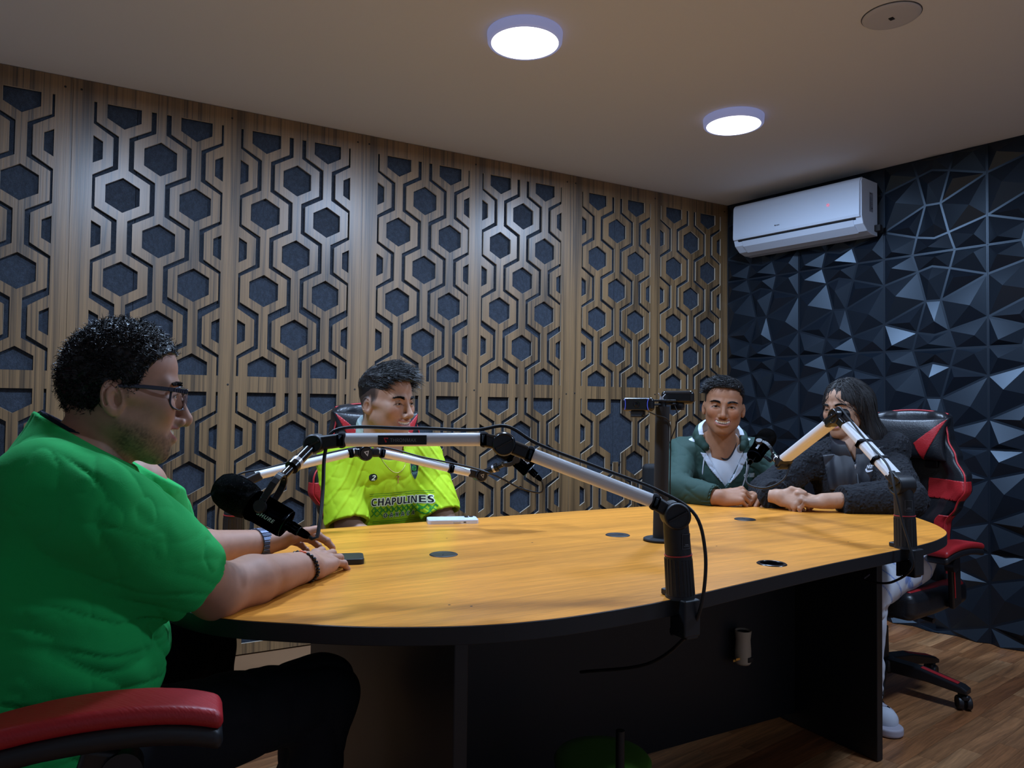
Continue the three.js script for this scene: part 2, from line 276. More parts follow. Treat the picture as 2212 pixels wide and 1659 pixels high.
// smoke alarm plate
{
  const t = thing('smoke_alarm', 'flat grey round plate on the ceiling with a small dark square opening', 'smoke alarm', [-1.278, H, 1.982]);
  part('cover', lathe([[0, -0.010], [0.07, -0.009], [0.086, -0.006], [0.092, -0.0005], [0, -0.0005]], 56), std({ color: rgb(0.58, 0.58, 0.62), roughness: 0.7 }), t);
  const s = part('sensor_window', box(0.018, 0.003, 0.014, 0.002, -0.0105, 0.0), M.screw, t); s.rotation.y = 0.2;
}
// ---------------------------------------------------------------- table
M.black = std({ color: rgb(0.007, 0.008, 0.011), roughness: 0.5 });
M.blackMatte = std({ color: rgb(0.012, 0.012, 0.014), roughness: 0.8 });
M.blackGloss = std({ color: rgb(0.008, 0.008, 0.010), roughness: 0.22 });
const laminateTex = tex(1024, 1024, (u, v) => {
  const w = (tnoise(u, v, 3, 5, 31) - 0.5) * 0.05 + (tnoise(u, v, 7, 12, 32) - 0.5) * 0.015, y = v + w;
  const broad = tnoise(u, y, 2, 12, 33), mid = tnoise(u, y, 5, 60, 34), fine = tnoise(u, y, 16, 220, 35), pore = tnoise(u, v, 60, 480, 36), fleck = tnoise(u, y, 12, 90, 37);
  const k = 1 - 0.20 * (broad - 0.5) - 0.10 * (mid - 0.5) - 0.07 * (fine - 0.5) - 0.10 * (pore - 0.5) - (fleck > 0.86 ? (fleck - 0.86) * 0.6 : 0);
  return [0.86 * k, 0.57 * k - 0.01, 0.21 * k - 0.005];
});
M.laminate = std({ map: rep(laminateTex, 1 / 1.3, 1 / 0.7), roughness: 0.34, bumpMap: rep(tex(256, 256, (u, v) => tnoise(u, v, 20, 120, 36), false), 2, 3), bumpScale: 0.00015 });
M.steel = std({ color: rgb(0.62, 0.62, 0.64), roughness: 0.32, metalness: 0.55 });
M.alu = std({ color: rgb(0.82, 0.83, 0.85), roughness: 0.34, metalness: 0.12 });
{
  const outline = [[-3.47, 1.80], [-3.455, 1.95], [-3.40, 2.09], [-3.353, 2.152], [-3.288, 2.207], [-3.15, 2.305], [-2.993, 2.375], [-2.88, 2.398], [-2.762, 2.403], [-2.59, 2.394], [-2.40, 2.366], [-2.194, 2.335], [-1.99, 2.308], [-1.795, 2.287], [-1.593, 2.262], [-1.45, 2.232], [-1.305, 2.175], [-1.20, 2.09], [-1.115, 1.99], [-1.02, 1.845], [-0.985, 1.74], [-0.985, 1.62], [-1.02, 1.51], [-1.10, 1.41], [-1.24, 1.335], [-1.42, 1.313], [-1.66, 1.311], [-2.07, 1.304], [-2.67, 1.302], [-2.95, 1.303], [-3.12, 1.312], [-3.25, 1.345], [-3.36, 1.43], [-3.435, 1.55], [-3.465, 1.68]];
  const curve = new THREE.CatmullRomCurve3(outline.map(([x, z]) => V(x, 0, z)), true, 'centripetal').getPoints(220);
  curve.pop();
  const t = thing('conference_table', 'long conference table with rounded ends, an orange wood top and black edge band and panels', 'table', [-2.2, 0, 1.8]);
  const pts = curve.map((p) => [p.x + 2.2, -(p.z - 1.8)]).reverse(), grow = (d) => pts.map((p, i) => { const a = pts[(i + pts.length - 1) % pts.length], b = pts[(i + 1) % pts.length], l = hypot(b[0] - a[0], b[1] - a[1]); return [p[0] - (b[1] - a[1]) / l * d, p[1] + (b[0] - a[0]) / l * d]; });
  const area = pts.reduce((s, p, i) => { const q = pts[(i + 1) % pts.length]; return s + p[0] * q[1] - q[0] * p[1]; }, 0), inward = area > 0 ? 1 : -1;
  const local = (x, z) => [x + 2.2, -(z - 1.8)];
  const grommets = [[-2.803, 1.806, 1], [-2.239, 1.770, 1], [-1.663, 1.710, 1], [-2.149, 2.284 - 0.035, 0]];
  const ring = (x, z, r) => { const [a, b] = local(x, z), o = []; for (let k = 0; k < 32; k++) o.push([a + r * cos(-k * PI / 16), b + r * sin(-k * PI / 16)]); return o; };
  const flat = (g, y) => g.rotateX(-PI / 2).translate(0, y, 0);
  part('table_top', flat(extrude(grow(0.0016 * inward), 0.0035, 0.0004, grommets.map(([x, z]) => ring(x, z, 0.030))), 0.7462), M.laminate, t, 'orange wood-grain laminate surface');
  part('edge_band', flat(extrude(pts, 0.0285, 0.0012, grommets.map(([x, z]) => ring(x, z, 0.030))), 0.7195), M.black, t, 'black edge of the top');
  for (const [x, z, shut] of grommets) {
    const g = part('cable_grommet', lathe(shut ? [[0, 0.0026], [0.024, 0.0024], [0.0262, 0.0018], [0.0268, 0.0026], [0.0325, 0.0028], [0.035, 0.0012], [0.035, 0], [0.0295, 0], [0.0295, -0.02], [0, -0.02]] : [[0.0262, -0.024], [0.0262, 0.001], [0.028, 0.0030], [0.032, 0.0030], [0.035, 0.0012], [0.035, 0], [0.0295, 0], [0.0295, -0.024], [0.0262, -0.024]], 48), shut ? M.black : M.blackGloss, t, shut ? 'black cap over a cable hole' : 'open cable hole with a black rim');
    g.position.set(x + 2.2, 0.7497, z - 1.8); g.rotation.y = x * 3;
    if (shut) part('cap_slot', box(0.016, 0.0012, 0.003, 0.009, 0.0026, 0, 0.0004), M.blackMatte, g);
  }
  // screw holes and nicks in the top
  const nick = [[900, -2.985, 2.235], [0, -2.953, 2.262], [0, -2.86, 1.42], [0, -2.52, 1.76], [0, -1.98, 1.62], [0, -2.10, 2.02], [0, -1.72, 2.14], [0, -2.70, 1.60]];
  for (const [, x, z] of nick) { const m = part('screw_hole', new THREE.CylinderGeometry(0.0028, 0.0028, 0.0006, 10), M.blackMatte, t); m.position.set(x + 2.2, 0.7499, z - 1.8); m.scale.z = 0.7; }
  // base: two slab legs and a modesty panel
  part('leg_panel', box(0.028, 0.716, 0.96, 0, 0, 0, 0.003).translate(-2.99 + 2.2, 0.3605, 1.82 - 1.8), M.black, t);
  part('leg_panel', box(0.028, 0.716, 0.66, 0, 0, 0, 0.003).translate(-1.352 + 2.2, 0.3605, 1.655 - 1.8), M.black, t);
  part('modesty_panel', box(1.606, 0.675, 0.018, 0, 0, 0, 0.002).translate(-2.172 + 2.2, 0.381, 1.66 - 1.8), M.black, t);
}
// ---------------------------------------------------------------- air conditioner on wall B
M.whitePlastic = phys({ color: rgb(0.68, 0.77, 0.90), roughness: 0.3, clearcoat: 0.4, clearcoatRoughness: 0.2 });
M.greyPlastic = std({ color: rgb(0.42, 0.43, 0.45), roughness: 0.5 });
function textTex(w, h, bg, draw) { return canvasTex(w, h, (c) => { c.fillStyle = bg; c.fillRect(0, 0, w, h); draw(c); }); }
{
  const t0 = 0.19, t1 = 0.975, t = thing('air_conditioner', 'white split air conditioner high on the black faceted wall beside the corner', 'air conditioner', onB(t1, 0, 0).toArray());
  // profile (u off the wall, v height) extruded along the wall
  const ext = (prof, len, off, bev = 0.003) => { const g = extrude(prof, len, bev); g.applyMatrix4(new THREE.Matrix4().makeBasis(NB, V(0, 1, 0), WB.clone().negate()).setPosition(NB.clone().multiplyScalar(0.028).addScaledVector(WB, -off))); return g; };
  const L = t1 - t0, arc = (cx, cy, r, a0, a1, n) => Array.from({ length: n + 1 }, (_, i) => { const a = lerp(a0, a1, i / n) * PI / 180; return [cx + r * cos(a), cy + r * sin(a)]; });
  part('casing', ext([[0, 2.062], [0.06, 2.062], [0.115, 2.075], [0.160, 2.108], [0.176, 2.150], [0.176, 2.315], ...arc(0.150, 2.325, 0.028, 0, 90, 6), [0, 2.353]], L, 0, 0.004), M.whitePlastic, t);
  part('front_panel', ext([[0.170, 2.140], [0.186, 2.142], [0.190, 2.155], [0.187, 2.30], ...arc(0.150, 2.322, 0.036, 10, 85, 8), [0.150, 2.345], [0.170, 2.31]], L - 0.008, 0.004, 0.002), M.whitePlastic, t, 'smooth white front cover');
  part('air_flap', ext([[0.150, 2.112], [0.168, 2.134], [0.1735, 2.130], [0.158, 2.101], [0.112, 2.070], [0.108, 2.078]], L - 0.10, 0.045, 0.001), M.whitePlastic, t, 'closed air outlet flap');
  part('outlet_gap', ext([[0.150, 2.129], [0.178, 2.140], [0.178, 2.1365], [0.152, 2.120]], L - 0.06, 0.03, 0.0005), M.blackMatte, t);
  part('pipe_cover', box(0.035, 0.035, 0.03, 0, 0, 0, 0.004).applyMatrix4(new THREE.Matrix4().makeBasis(WB, V(0, 1, 0), NB).setPosition(WB.clone().multiplyScalar(0.017).addScaledVector(NB, 0.05).add(V(0, 2.10, 0)))), M.blackMatte, t, 'black pipe stub at the lower corner');
  const face = (w, h, s, v, u) => new THREE.PlaneGeometry(w, h).applyMatrix4(new THREE.Matrix4().makeBasis(WB, V(0, 1, 0), NB).setPosition(WB.clone().multiplyScalar(-s).addScaledVector(NB, 0.028 + u).add(V(0, v, 0))));
  const logo = textTex(256, 64, '#a9b1c2', (c) => { c.fillStyle = '#232733'; c.font = 'bold 44px sans-serif'; c.beginPath(); c.arc(34, 32, 20, 0, 7); c.fill(); c.fillStyle = '#a9b1c2'; c.fillRect(30, 26, 22, 8); c.fillStyle = '#232733'; c.textBaseline = 'middle'; c.fillText('GREE', 64, 34); });
  part('maker_mark', face(0.052, 0.012, 0.475, 2.182, 0.1935), std({ map: logo, roughness: 0.35, transparent: true, alphaMap: textTex(256, 64, '#000', (c) => { c.fillStyle = '#fff'; c.font = 'bold 44px sans-serif'; c.beginPath(); c.arc(34, 32, 20, 0, 7); c.fill(); c.fillStyle = '#000'; c.fillRect(30, 26, 22, 8); c.fillStyle = '#fff'; c.textBaseline = 'middle'; c.fillText('GREE', 64, 34); }) }), t);
  part('power_light', new THREE.TorusGeometry(0.0062, 0.0011, 8, 24).applyMatrix4(new THREE.Matrix4().makeBasis(WB, V(0, 1, 0), NB).setPosition(WB.clone().multiplyScalar(-0.175).addScaledVector(NB, 0.219).add(V(0, 2.235, 0)))), std({ color: rgb(0.5, 0.1, 0.12), emissive: rgb(1, 0.12, 0.2), emissiveIntensity: 0.9 }), t, 'small red power ring');
  // information sticker on the end facing the camera
  const sticker = textTex(128, 256, '#8f96a6', (c) => { c.fillStyle = '#3d434f'; for (let i = 0; i < 16; i++) c.fillRect(14, 60 + i * 11, 40 + (i * 37) % 60, 4); c.fillRect(14, 12, 70, 12); c.fillStyle = '#23272e'; c.fillRect(76, 196, 34, 22); });
  part('rating_label', new THREE.PlaneGeometry(0.04, 0.105).applyMatrix4(new THREE.Matrix4().makeBasis(NB.clone().negate(), V(0, 1, 0), WB).setPosition(WB.clone().multiplyScalar(0.0046).addScaledVector(NB, 0.10).add(V(0, 2.235, 0)))), std({ map: sticker, roughness: 0.6 }), t);
}

// ---------------------------------------------------------------- microphone arms
const strapTex = textTex(256, 64, '#101116', (c) => { c.fillStyle = '#c9ccd4'; c.font = 'bold 40px sans-serif'; c.textBaseline = 'middle'; c.fillText('THRONMAX', 14, 34, 228); });
const plateTex = textTex(512, 104, '#0b0c10', (c) => { c.strokeStyle = '#e0323c'; c.lineWidth = 9; c.lineJoin = 'round'; c.beginPath(); c.moveTo(58, 30); c.lineTo(98, 30); c.lineTo(78, 76); c.closePath(); c.stroke(); c.fillStyle = '#0b0c10'; c.fillRect(84, 40, 14, 34); c.fillStyle = '#8d9098'; c.font = '54px sans-serif'; c.textBaseline = 'middle'; c.fillText('THRONMAX', 122, 54, 340); });
const jointTex = textTex(128, 128, '#0d0e12', (c) => { c.strokeStyle = '#c5c8d0'; c.lineWidth = 9; c.beginPath(); c.moveTo(42, 50); c.lineTo(84, 40); c.lineTo(74, 88); c.closePath(); c.stroke(); });
M.strap = std({ color: rgb(0.012, 0.012, 0.016), roughness: 0.95 });
M.redRing = std({ color: rgb(0.5, 0.04, 0.05), roughness: 0.5 });
M.cable = std({ color: rgb(0.010, 0.010, 0.012), roughness: 0.5 });
M.foamMic = std({ color: rgb(0.006, 0.007, 0.010), roughness: 1, bumpMap: rep(tex(128, 128, (u, v) => tnoise(u, v, 64, 64, 5), false), 6, 6), bumpScale: 0.001 });
// a tube of rounded section with flat ends
function tubeBar(a, b, w, h, r, up) { const o = []; [[1, 1], [-1, 1], [-1, -1], [1, -1]].forEach(([i, j], k) => { for (let q = 0; q <= 6; q++) { const g = (k * 90 + q * 15) * PI / 180; o.push([i * (w / 2 - r) + r * cos(g), j * (h / 2 - r) + r * sin(g)]); } }); return extrude(o, a.distanceTo(b), 0.0005).applyMatrix4(basis(a, b, up)); }
function discAt(c, n, r, w, seg = 32) { const g = lathe([[0, -w / 2], [r - 0.003, -w / 2], [r, -w / 2 + 0.003], [r, w / 2 - 0.003], [r - 0.003, w / 2], [r * 0.8, w / 2], [r * 0.78, w / 2 - 0.002], [0, w / 2 - 0.002]], seg); g.applyQuaternion(new THREE.Quaternion().setFromUnitVectors(V(0, 1, 0), n)); return g.translate(c.x, c.y, c.z); }
function knobAt(c, n, r, w, dir) { return bar(c.clone().addScaledVector(n, w / 2).addScaledVector(dir, -r * 0.74), c.clone().addScaledVector(n, w / 2).addScaledVector(dir, r * 0.74), 0.004, 0.005, 0.001, n); }
const CAMPOS = V(-3.5731, 1.118, 3.4991);
function micArm(label, p, o) {
  // p: base, mid, top, piv, t1a, t1b, elbow, t2a, t2b, end, link
  const t = thing('microphone_stand', label, 'microphone stand', [p.base.x, 0.75, p.base.z]), off = V(p.base.x, 0.75, p.base.z).negate(), add = (n, g, m, l) => part(n, (Array.isArray(g) ? merge(g) : g).translate(off.x, off.y, off.z), m, t, l);
  // joint axes lie level, square to the plane of the arm
  const plane = V().subVectors(p.t2b, p.piv), axis = V(plane.z, 0, -plane.x).normalize(); if (axis.dot(V().subVectors(CAMPOS, p.elbow)) < 0) axis.negate();
  const d = V().subVectors(p.top, p.base).normalize();
  const ribs = []; for (let k = 0; k < 22; k++) { const a = k / 22 * 2 * PI, e = V(cos(a), 0, sin(a)); ribs.push(rod(p.base.clone().addScaledVector(e, 0.0268).add(V(0, 0.008, 0)), p.mid.clone().addScaledVector(e, 0.0258).add(V(0, -0.006, 0)), 0.0016, 0.0016, 6)); }
  add('socket', [rod(p.base, p.mid, 0.0275, 0.0262, 36), rod(p.base, p.base.clone().addScaledVector(d, 0.006), 0.0292, 0.0285, 36), ...ribs], M.black, 'ribbed black table socket');
  add('red_ring', rod(p.mid, p.mid.clone().addScaledVector(d, 0.0022), 0.0268, 0.0268, 36), M.redRing, 'thin red ring');
  add('post', [rod(p.mid.clone().addScaledVector(d, 0.0022), p.top, 0.0256, 0.0245, 36), rod(p.top, p.piv, 0.0245, 0.0235, 36)], M.black);
  const lab = p.mid.clone().addScaledVector(d, 0.030), fw = V().subVectors(CAMPOS, lab).setY(0).normalize(), nl = fw.clone().applyAxisAngle(V(0, 1, 0), o.labelTurn ?? 0.75);
  const ls = new THREE.CylinderGeometry(0.0260, 0.0263, 0.030, 8, 1, true, -0.42, 0.84); ls.rotateY(Math.atan2(nl.x, nl.z)); add('caution_label', ls.translate(lab.x, lab.y, lab.z), M.socketLabel ??= std({ roughness: 0.6, map: textTex(128, 160, '#0d0e12', (c) => { c.strokeStyle = '#5a5d66'; c.lineWidth = 4; c.strokeRect(6, 6, 116, 148); c.fillStyle = '#7b7e86'; c.fillRect(40, 110, 50, 6); c.fillRect(24, 126, 80, 4); }) }));
  add('clamp', [box(0.036, 0.012, 0.05, p.base.x, 0.7565, p.base.z - 0.012, 0.003), box(0.040, 0.070, 0.020, p.base.x + o.clamp[0], 0.717, p.base.z + o.clamp[1] * 1.05, 0.004), box(0.030, 0.035, 0.040, p.base.x + o.clamp[0], 0.700, p.base.z + o.clamp[1] * 0.35, 0.004), rod(V(p.base.x + 0.002, 0.672, p.base.z - 0.02), V(p.base.x + 0.002, 0.718, p.base.z - 0.02), 0.007, 0.007, 14), rod(V(p.base.x + 0.002, 0.712, p.base.z - 0.02), V(p.base.x + 0.002, 0.7185, p.base.z - 0.02), 0.016, 0.016, 20), box(0.03, 0.012, 0.05, p.base.x, 0.684, p.base.z + o.clamp[1] * 0.4, 0.003)], M.black, 'black table clamp');
  const joint = (c, r, w) => [discAt(c, axis, r, w), knobAt(c, axis, r, w, V(0, 1, 0).cross(axis).applyAxisAngle(axis, 0.5))];
  add('pivot_joint', [...joint(p.piv, o.r ?? 0.026, 0.052), bar(p.piv, p.t1a.clone().lerp(p.t1b, 0.05), (o.w ?? 0.034) + 0.002, (o.h ?? 0.026) + 0.001, 0.006)], M.black);
  add('lower_tube', tubeBar(p.t1a, p.t1b, o.w ?? 0.034, o.h ?? 0.026, 0.0115), M.alu, 'silver aluminium tube');
  add('elbow_joint', [...joint(p.elbow, (o.r ?? 0.026) * 0.9, 0.048), bar(p.elbow, p.t1b.clone().lerp(p.t1a, 0.04), (o.w ?? 0.034) + 0.002, (o.h ?? 0.026) + 0.001, 0.007), bar(p.elbow, p.t2a.clone().lerp(p.t2b, 0.04), (o.w ?? 0.034) + 0.002, (o.h ?? 0.026) + 0.001, 0.007)], M.blackGloss);
  add('upper_tube', tubeBar(p.t2a, p.t2b, o.w ?? 0.034, o.h ?? 0.026, 0.0115), M.alu, 'silver aluminium tube');
  add('end_joint', [...joint(p.end, 0.019, 0.040), bar(p.end, p.t2b.clone().lerp(p.t2a, 0.03), (o.w ?? 0.034) + 0.002, (o.h ?? 0.026) + 0.001, 0.006)], M.black);
  const lm = p.end.clone().lerp(p.link, 0.62);
  add('microphone_stem', [rod(p.end, lm, 0.0105, 0.0105, 20), rod(lm, p.link, 0.008, 0.008, 16), rod(lm.clone().lerp(p.link, 0.1), lm.clone().lerp(p.link, 0.35), 0.0135, 0.0135, 20)], M.blackGloss);
  add('thread_ring', rod(p.end.clone().lerp(p.link, 0.55), p.end.clone().lerp(p.link, 0.63), 0.0118, 0.0118, 20), M.steel, 'bare metal thread');
  for (const [from, to, k] of o.straps) {
    const a = p[from].clone().lerp(p[to], k - 0.035), b = p[from].clone().lerp(p[to], k + 0.035);
    add('strap', bar(a, b, (o.w ?? 0.034) + 0.005, (o.h ?? 0.026) + 0.006, 0.012), M.strap, 'black cable strap');
    const z = V().subVectors(b, a).normalize(), n = axis.clone(), y = V().crossVectors(n, z), c = a.clone().lerp(b, 0.5).addScaledVector(n, (o.w ?? 0.034) / 2 + 0.0029);
    add('strap_print', new THREE.PlaneGeometry(0.022, a.distanceTo(b) * 0.62).applyMatrix4(new THREE.Matrix4().makeBasis(y, z, n).scale(V(1, 1, 1)).setPosition(c)).rotateX(0), M.strapPrint ??= std({ map: strapTex, roughness: 0.9 }));
    const g = t.children[t.children.length - 1].geometry, uv = g.attributes.uv; for (let i = 0; i < uv.count; i++) uv.setXY(i, 1 - uv.getX(i), 1 - uv.getY(i));
  }
  if (o.plate) {
    const a = p.t2a, b = p.t2b, z = V().subVectors(a, b).normalize(), y = V(0, 1, 0).addScaledVector(z, -z.y).normalize(), n = V().crossVectors(z, y), c = b.clone().lerp(a, 0.425).addScaledVector(n, 0.0178);
    add('name_plate', box(0.094, 0.0185, 0.0016, 0, 0, 0, 0.0006).applyMatrix4(new THREE.Matrix4().makeBasis(z, y, n).setPosition(c)), M.blackGloss);
    add('plate_print', new THREE.PlaneGeometry(0.090, 0.0178).applyMatrix4(new THREE.Matrix4().makeBasis(z, y, n).setPosition(c.clone().addScaledVector(n, 0.0011))), std({ map: plateTex, roughness: 0.5 }));
  }
  if (o.logo) for (const k of ['elbow', 'end']) { const z = V(0, 1, 0), x = V().crossVectors(z, axis); add('joint_mark', new THREE.CircleGeometry(k === 'elbow' ? 0.017 : 0.014, 28).applyMatrix4(new THREE.Matrix4().makeBasis(x, z, axis).setPosition(p[k].clone().addScaledVector(axis, (k === 'elbow' ? 0.0295 : 0.0265)))), M.jointMark ??= std({ map: jointTex, roughness: 0.4 })); }
  return t;
}
// a microphone: q = foam centre, axis towards the connector, link = where the yoke meets the stem
function microphone(label, q, ax, link, textUp, foamLabel) {
  const t = thing('microphone', label, 'microphone', q.toArray()), z = ax.clone().normalize(), lk = V().subVectors(link, q);
  const side = V().crossVectors(z, lk).normalize(), up = V().crossVectors(side, z), m = new THREE.Matrix4().makeBasis(side, up, z), at = (x, y, w) => V(x, y, w).applyMatrix4(m);
  const put = (g) => g.applyMatrix4(m), turned = (pts) => lathe(pts, 40).rotateX(PI / 2);
  // local z runs from the foam to the connector
  part('foam_cover', put(turned([[0, -0.037], [0.012, -0.0362], [0.022, -0.0315], [0.0295, -0.021], [0.0335, -0.006], [0.0340, 0.010], [0.0328, 0.026], [0.030, 0.036], [0.025, 0.040], [0, 0.040]].map(([r, y]) => [r, y]))), M.foamMic, t, foamLabel ?? 'black foam windscreen');
  part('collar', put(turned([[0.024, 0.038], [0.0275, 0.040], [0.0285, 0.044], [0.0275, 0.052], [0.024, 0.054]])), M.blackGloss, t);
  part('body', put(turned([[0, 0.050], [0.0255, 0.050], [0.0268, 0.054], [0.0265, 0.106], [0.0248, 0.112], [0, 0.1125]])), M.micBody ??= std({ color: rgb(0.016, 0.018, 0.026), roughness: 0.34 }), t);
  part('plug', put([turned([[0, 0.108], [0.0092, 0.108], [0.0096, 0.114], [0.0096, 0.136], [0.0082, 0.138], [0, 0.138]]), turned([[0.0100, 0.120], [0.0102, 0.121], [0.0102, 0.124], [0.0100, 0.125]])].reduce((a, b) => merge([a, b]))), M.steel, t, 'silver cable plug');
  part('plug_boot', put(turned([[0, 0.136], [0.0080, 0.137], [0.0066, 0.152], [0.0045, 0.158], [0, 0.158]])), M.cable, t);
  // yoke: two flat arms that meet at the stem
  const yoke = []; const c = 0.062;
  for (const s of [-1, 1]) { const pts = [at(s * 0.0315, 0, c), at(s * 0.0325, 0.018, c - 0.002), lk.clone().multiplyScalar(0.72).add(at(s * 0.0300, 0.006, c * 0.28)), lk.clone().add(at(s * 0.014, 0, 0)), lk.clone()]; const cu = new THREE.CatmullRomCurve3(pts, false, 'centripetal').getPoints(14); for (let i = 0; i + 1 < cu.length; i++) yoke.push(bar(cu[i], cu[i + 1].clone().lerp(cu[i], -0.12), 0.0036, 0.013, 0.0014, z)); yoke.push(rod(at(s * 0.025, 0, c), at(s * 0.037, 0, c), 0.0115, 0.0105, 24)); }
  part('yoke', yoke, M.black, t, 'black mounting yoke');
  const screws = []; for (const s of [-1, 1]) screws.push(rod(at(s * 0.012, 0, 0).add(lk), at(s * 0.017, 0, 0).add(lk), 0.0035, 0.0035, 12)); screws.forEach((g) => part('yoke_screw', g, M.steel, t));
  const mark = new THREE.CylinderGeometry(0.02675, 0.02685, 0.048, 16, 1, true, -0.40, 0.80);
  // the print wraps the body on the side given by textUp
  { const uv = mark.attributes.uv; for (let i = 0; i < uv.count; i++) { const a = uv.getX(i), b = uv.getY(i); uv.setXY(i, b, 1 - a); }
    const n = textUp.clone().addScaledVector(z, -textUp.dot(z)).normalize(); mark.applyMatrix4(new THREE.Matrix4().makeBasis(V().crossVectors(z, n), z, n).setPosition(z.clone().multiplyScalar(0.083))); }
  part('maker_print', mark, M.micMark ??= std({ roughness: 0.4, transparent: true, color: rgb(0.55, 0.56, 0.58), alphaMap: textTex(256, 128, '#000', (k) => { k.fillStyle = '#fff'; k.font = 'italic bold 58px sans-serif'; k.textBaseline = 'middle'; k.fillText('SHURE', 14, 64, 230); }) }), t);
  return t;
}
function cord(label, pts, r = 0.0034, seg = 90) { const t = tag(part('microphone_cable', tube(pts.map((p) => p.clone().sub(pts[0])), r, seg, 8), M.cable, scene), label, 'cable'); t.name = numbered('microphone_cable'); t.position.copy(pts[0]); return t; }
const rightward = V(0.870, 0, 0.4926), toCam = V(-0.4926, 0.03, 0.870);

// arm in front
{
  const p = { base: V(-2.562, 0.750, 2.388), mid: V(-2.566, 0.832, 2.386), top: V(-2.570, 0.884, 2.384), piv: V(-2.574, 0.910, 2.385), t1a: V(-2.601, 0.932, 2.368), t1b: V(-2.818, 1.0275, 2.218), elbow: V(-2.852, 1.043, 2.195), t2a: V(-2.882, 1.0515, 2.178), t2b: V(-3.148, 1.0485, 2.067), end: V(-3.190, 1.041, 2.050), link: V(-3.262, 0.986, 2.108) };
  micArm('large silver boom stand clamped to the near table edge, black plate on its tube', p, { clamp: [0, 0.024], plate: true, straps: [['t2b', 't2a', 0.02], ['t2a', 't2b', 0.02], ['t1a', 't1b', 0.03], ['t1b', 't1a', 0.04]] });
  const q = V(-3.344, 0.956, 2.087), ax = V(0.104, -0.066, 0.068);
  microphone('black foam-covered microphone nearest the camera, in front of the man in the green T-shirt', q, ax, p.link, V(0.30, -0.16, 0.93).add(V(-0.55, 0, 0)));
  const e = q.clone().addScaledVector(ax.clone().normalize(), 0.155);
  cord('black cable of the front microphone, looping over the silver tube to the table edge', [e, e.clone().add(V(0.012, -0.006, 0.006)), V(-3.205, 0.905, 2.150), V(-3.188, 0.960, 2.105), V(-3.176, 1.025, 2.072), V(-3.160, 1.064, 2.062), V(-3.02, 1.072, 2.12), V(-2.90, 1.070, 2.170), V(-2.85, 1.078, 2.200), V(-2.80, 1.045, 2.235), V(-2.70, 1.000, 2.30), V(-2.60, 0.955, 2.372), V(-2.556, 0.915, 2.420), V(-2.545, 0.847, 2.437), V(-2.549, 0.765, 2.437), V(-2.552, 0.72, 2.425), V(-2.535, 0.659, 2.367), V(-2.52, 0.57, 2.24), V(-2.56, 0.50, 2.05)], 0.0036, 160);
}
// arm behind it, on the far edge
{
  const p = { base: V(-3.226, 0.750, 1.372), mid: V(-3.226, 0.815, 1.372), top: V(-3.220, 0.870, 1.372), piv: V(-3.212, 0.897, 1.372), t1a: V(-3.172, 0.9190, 1.372), t1b: V(-2.891, 0.9805, 1.372), elbow: V(-2.864, 0.976, 1.372), t2a: V(-2.832, 0.979, 1.380), t2b: V(-2.560, 0.914, 1.463), end: V(-2.533, 0.907, 1.468), link: V(-2.478, 0.943, 1.520) };
  micArm('slender silver boom stand on the far table side, crossing before the neon yellow jersey', p, { clamp: [0, -0.024], logo: true, h: 0.024, w: 0.030, r: 0.025, straps: [['t1b', 't1a', 0.06], ['t2a', 't2b', 0.06], ['t2b', 't2a', 0.22]] });
  const ax = V(0.076, -0.084, 0.054), q = V(-2.482, 1.002, 1.520);
  microphone('black microphone pointing at the neon yellow jersey, its front hidden behind a silver tube', q, ax, p.link, V(-0.35, 0.5, 0.8));
  const e = q.clone().addScaledVector(ax.clone().normalize(), 0.155);
  cord('thin black cable hanging in a loop from the microphone at the neon yellow jersey', [e, e.clone().add(V(0.004, -0.008, 0.003)), V(-2.385, 0.862, 1.59), V(-2.44, 0.872, 1.56), V(-2.50, 0.905, 1.53), V(-2.56, 0.930, 1.48), V(-2.70, 0.962, 1.428), V(-2.84, 0.995, 1.386), V(-3.0, 0.972, 1.372), V(-3.15, 0.938, 1.372), V(-3.215, 0.925, 1.372), V(-3.250, 0.89, 1.360), V(-3.262, 0.82, 1.345), V(-3.264, 0.757, 1.355)], 0.0028, 120);
}
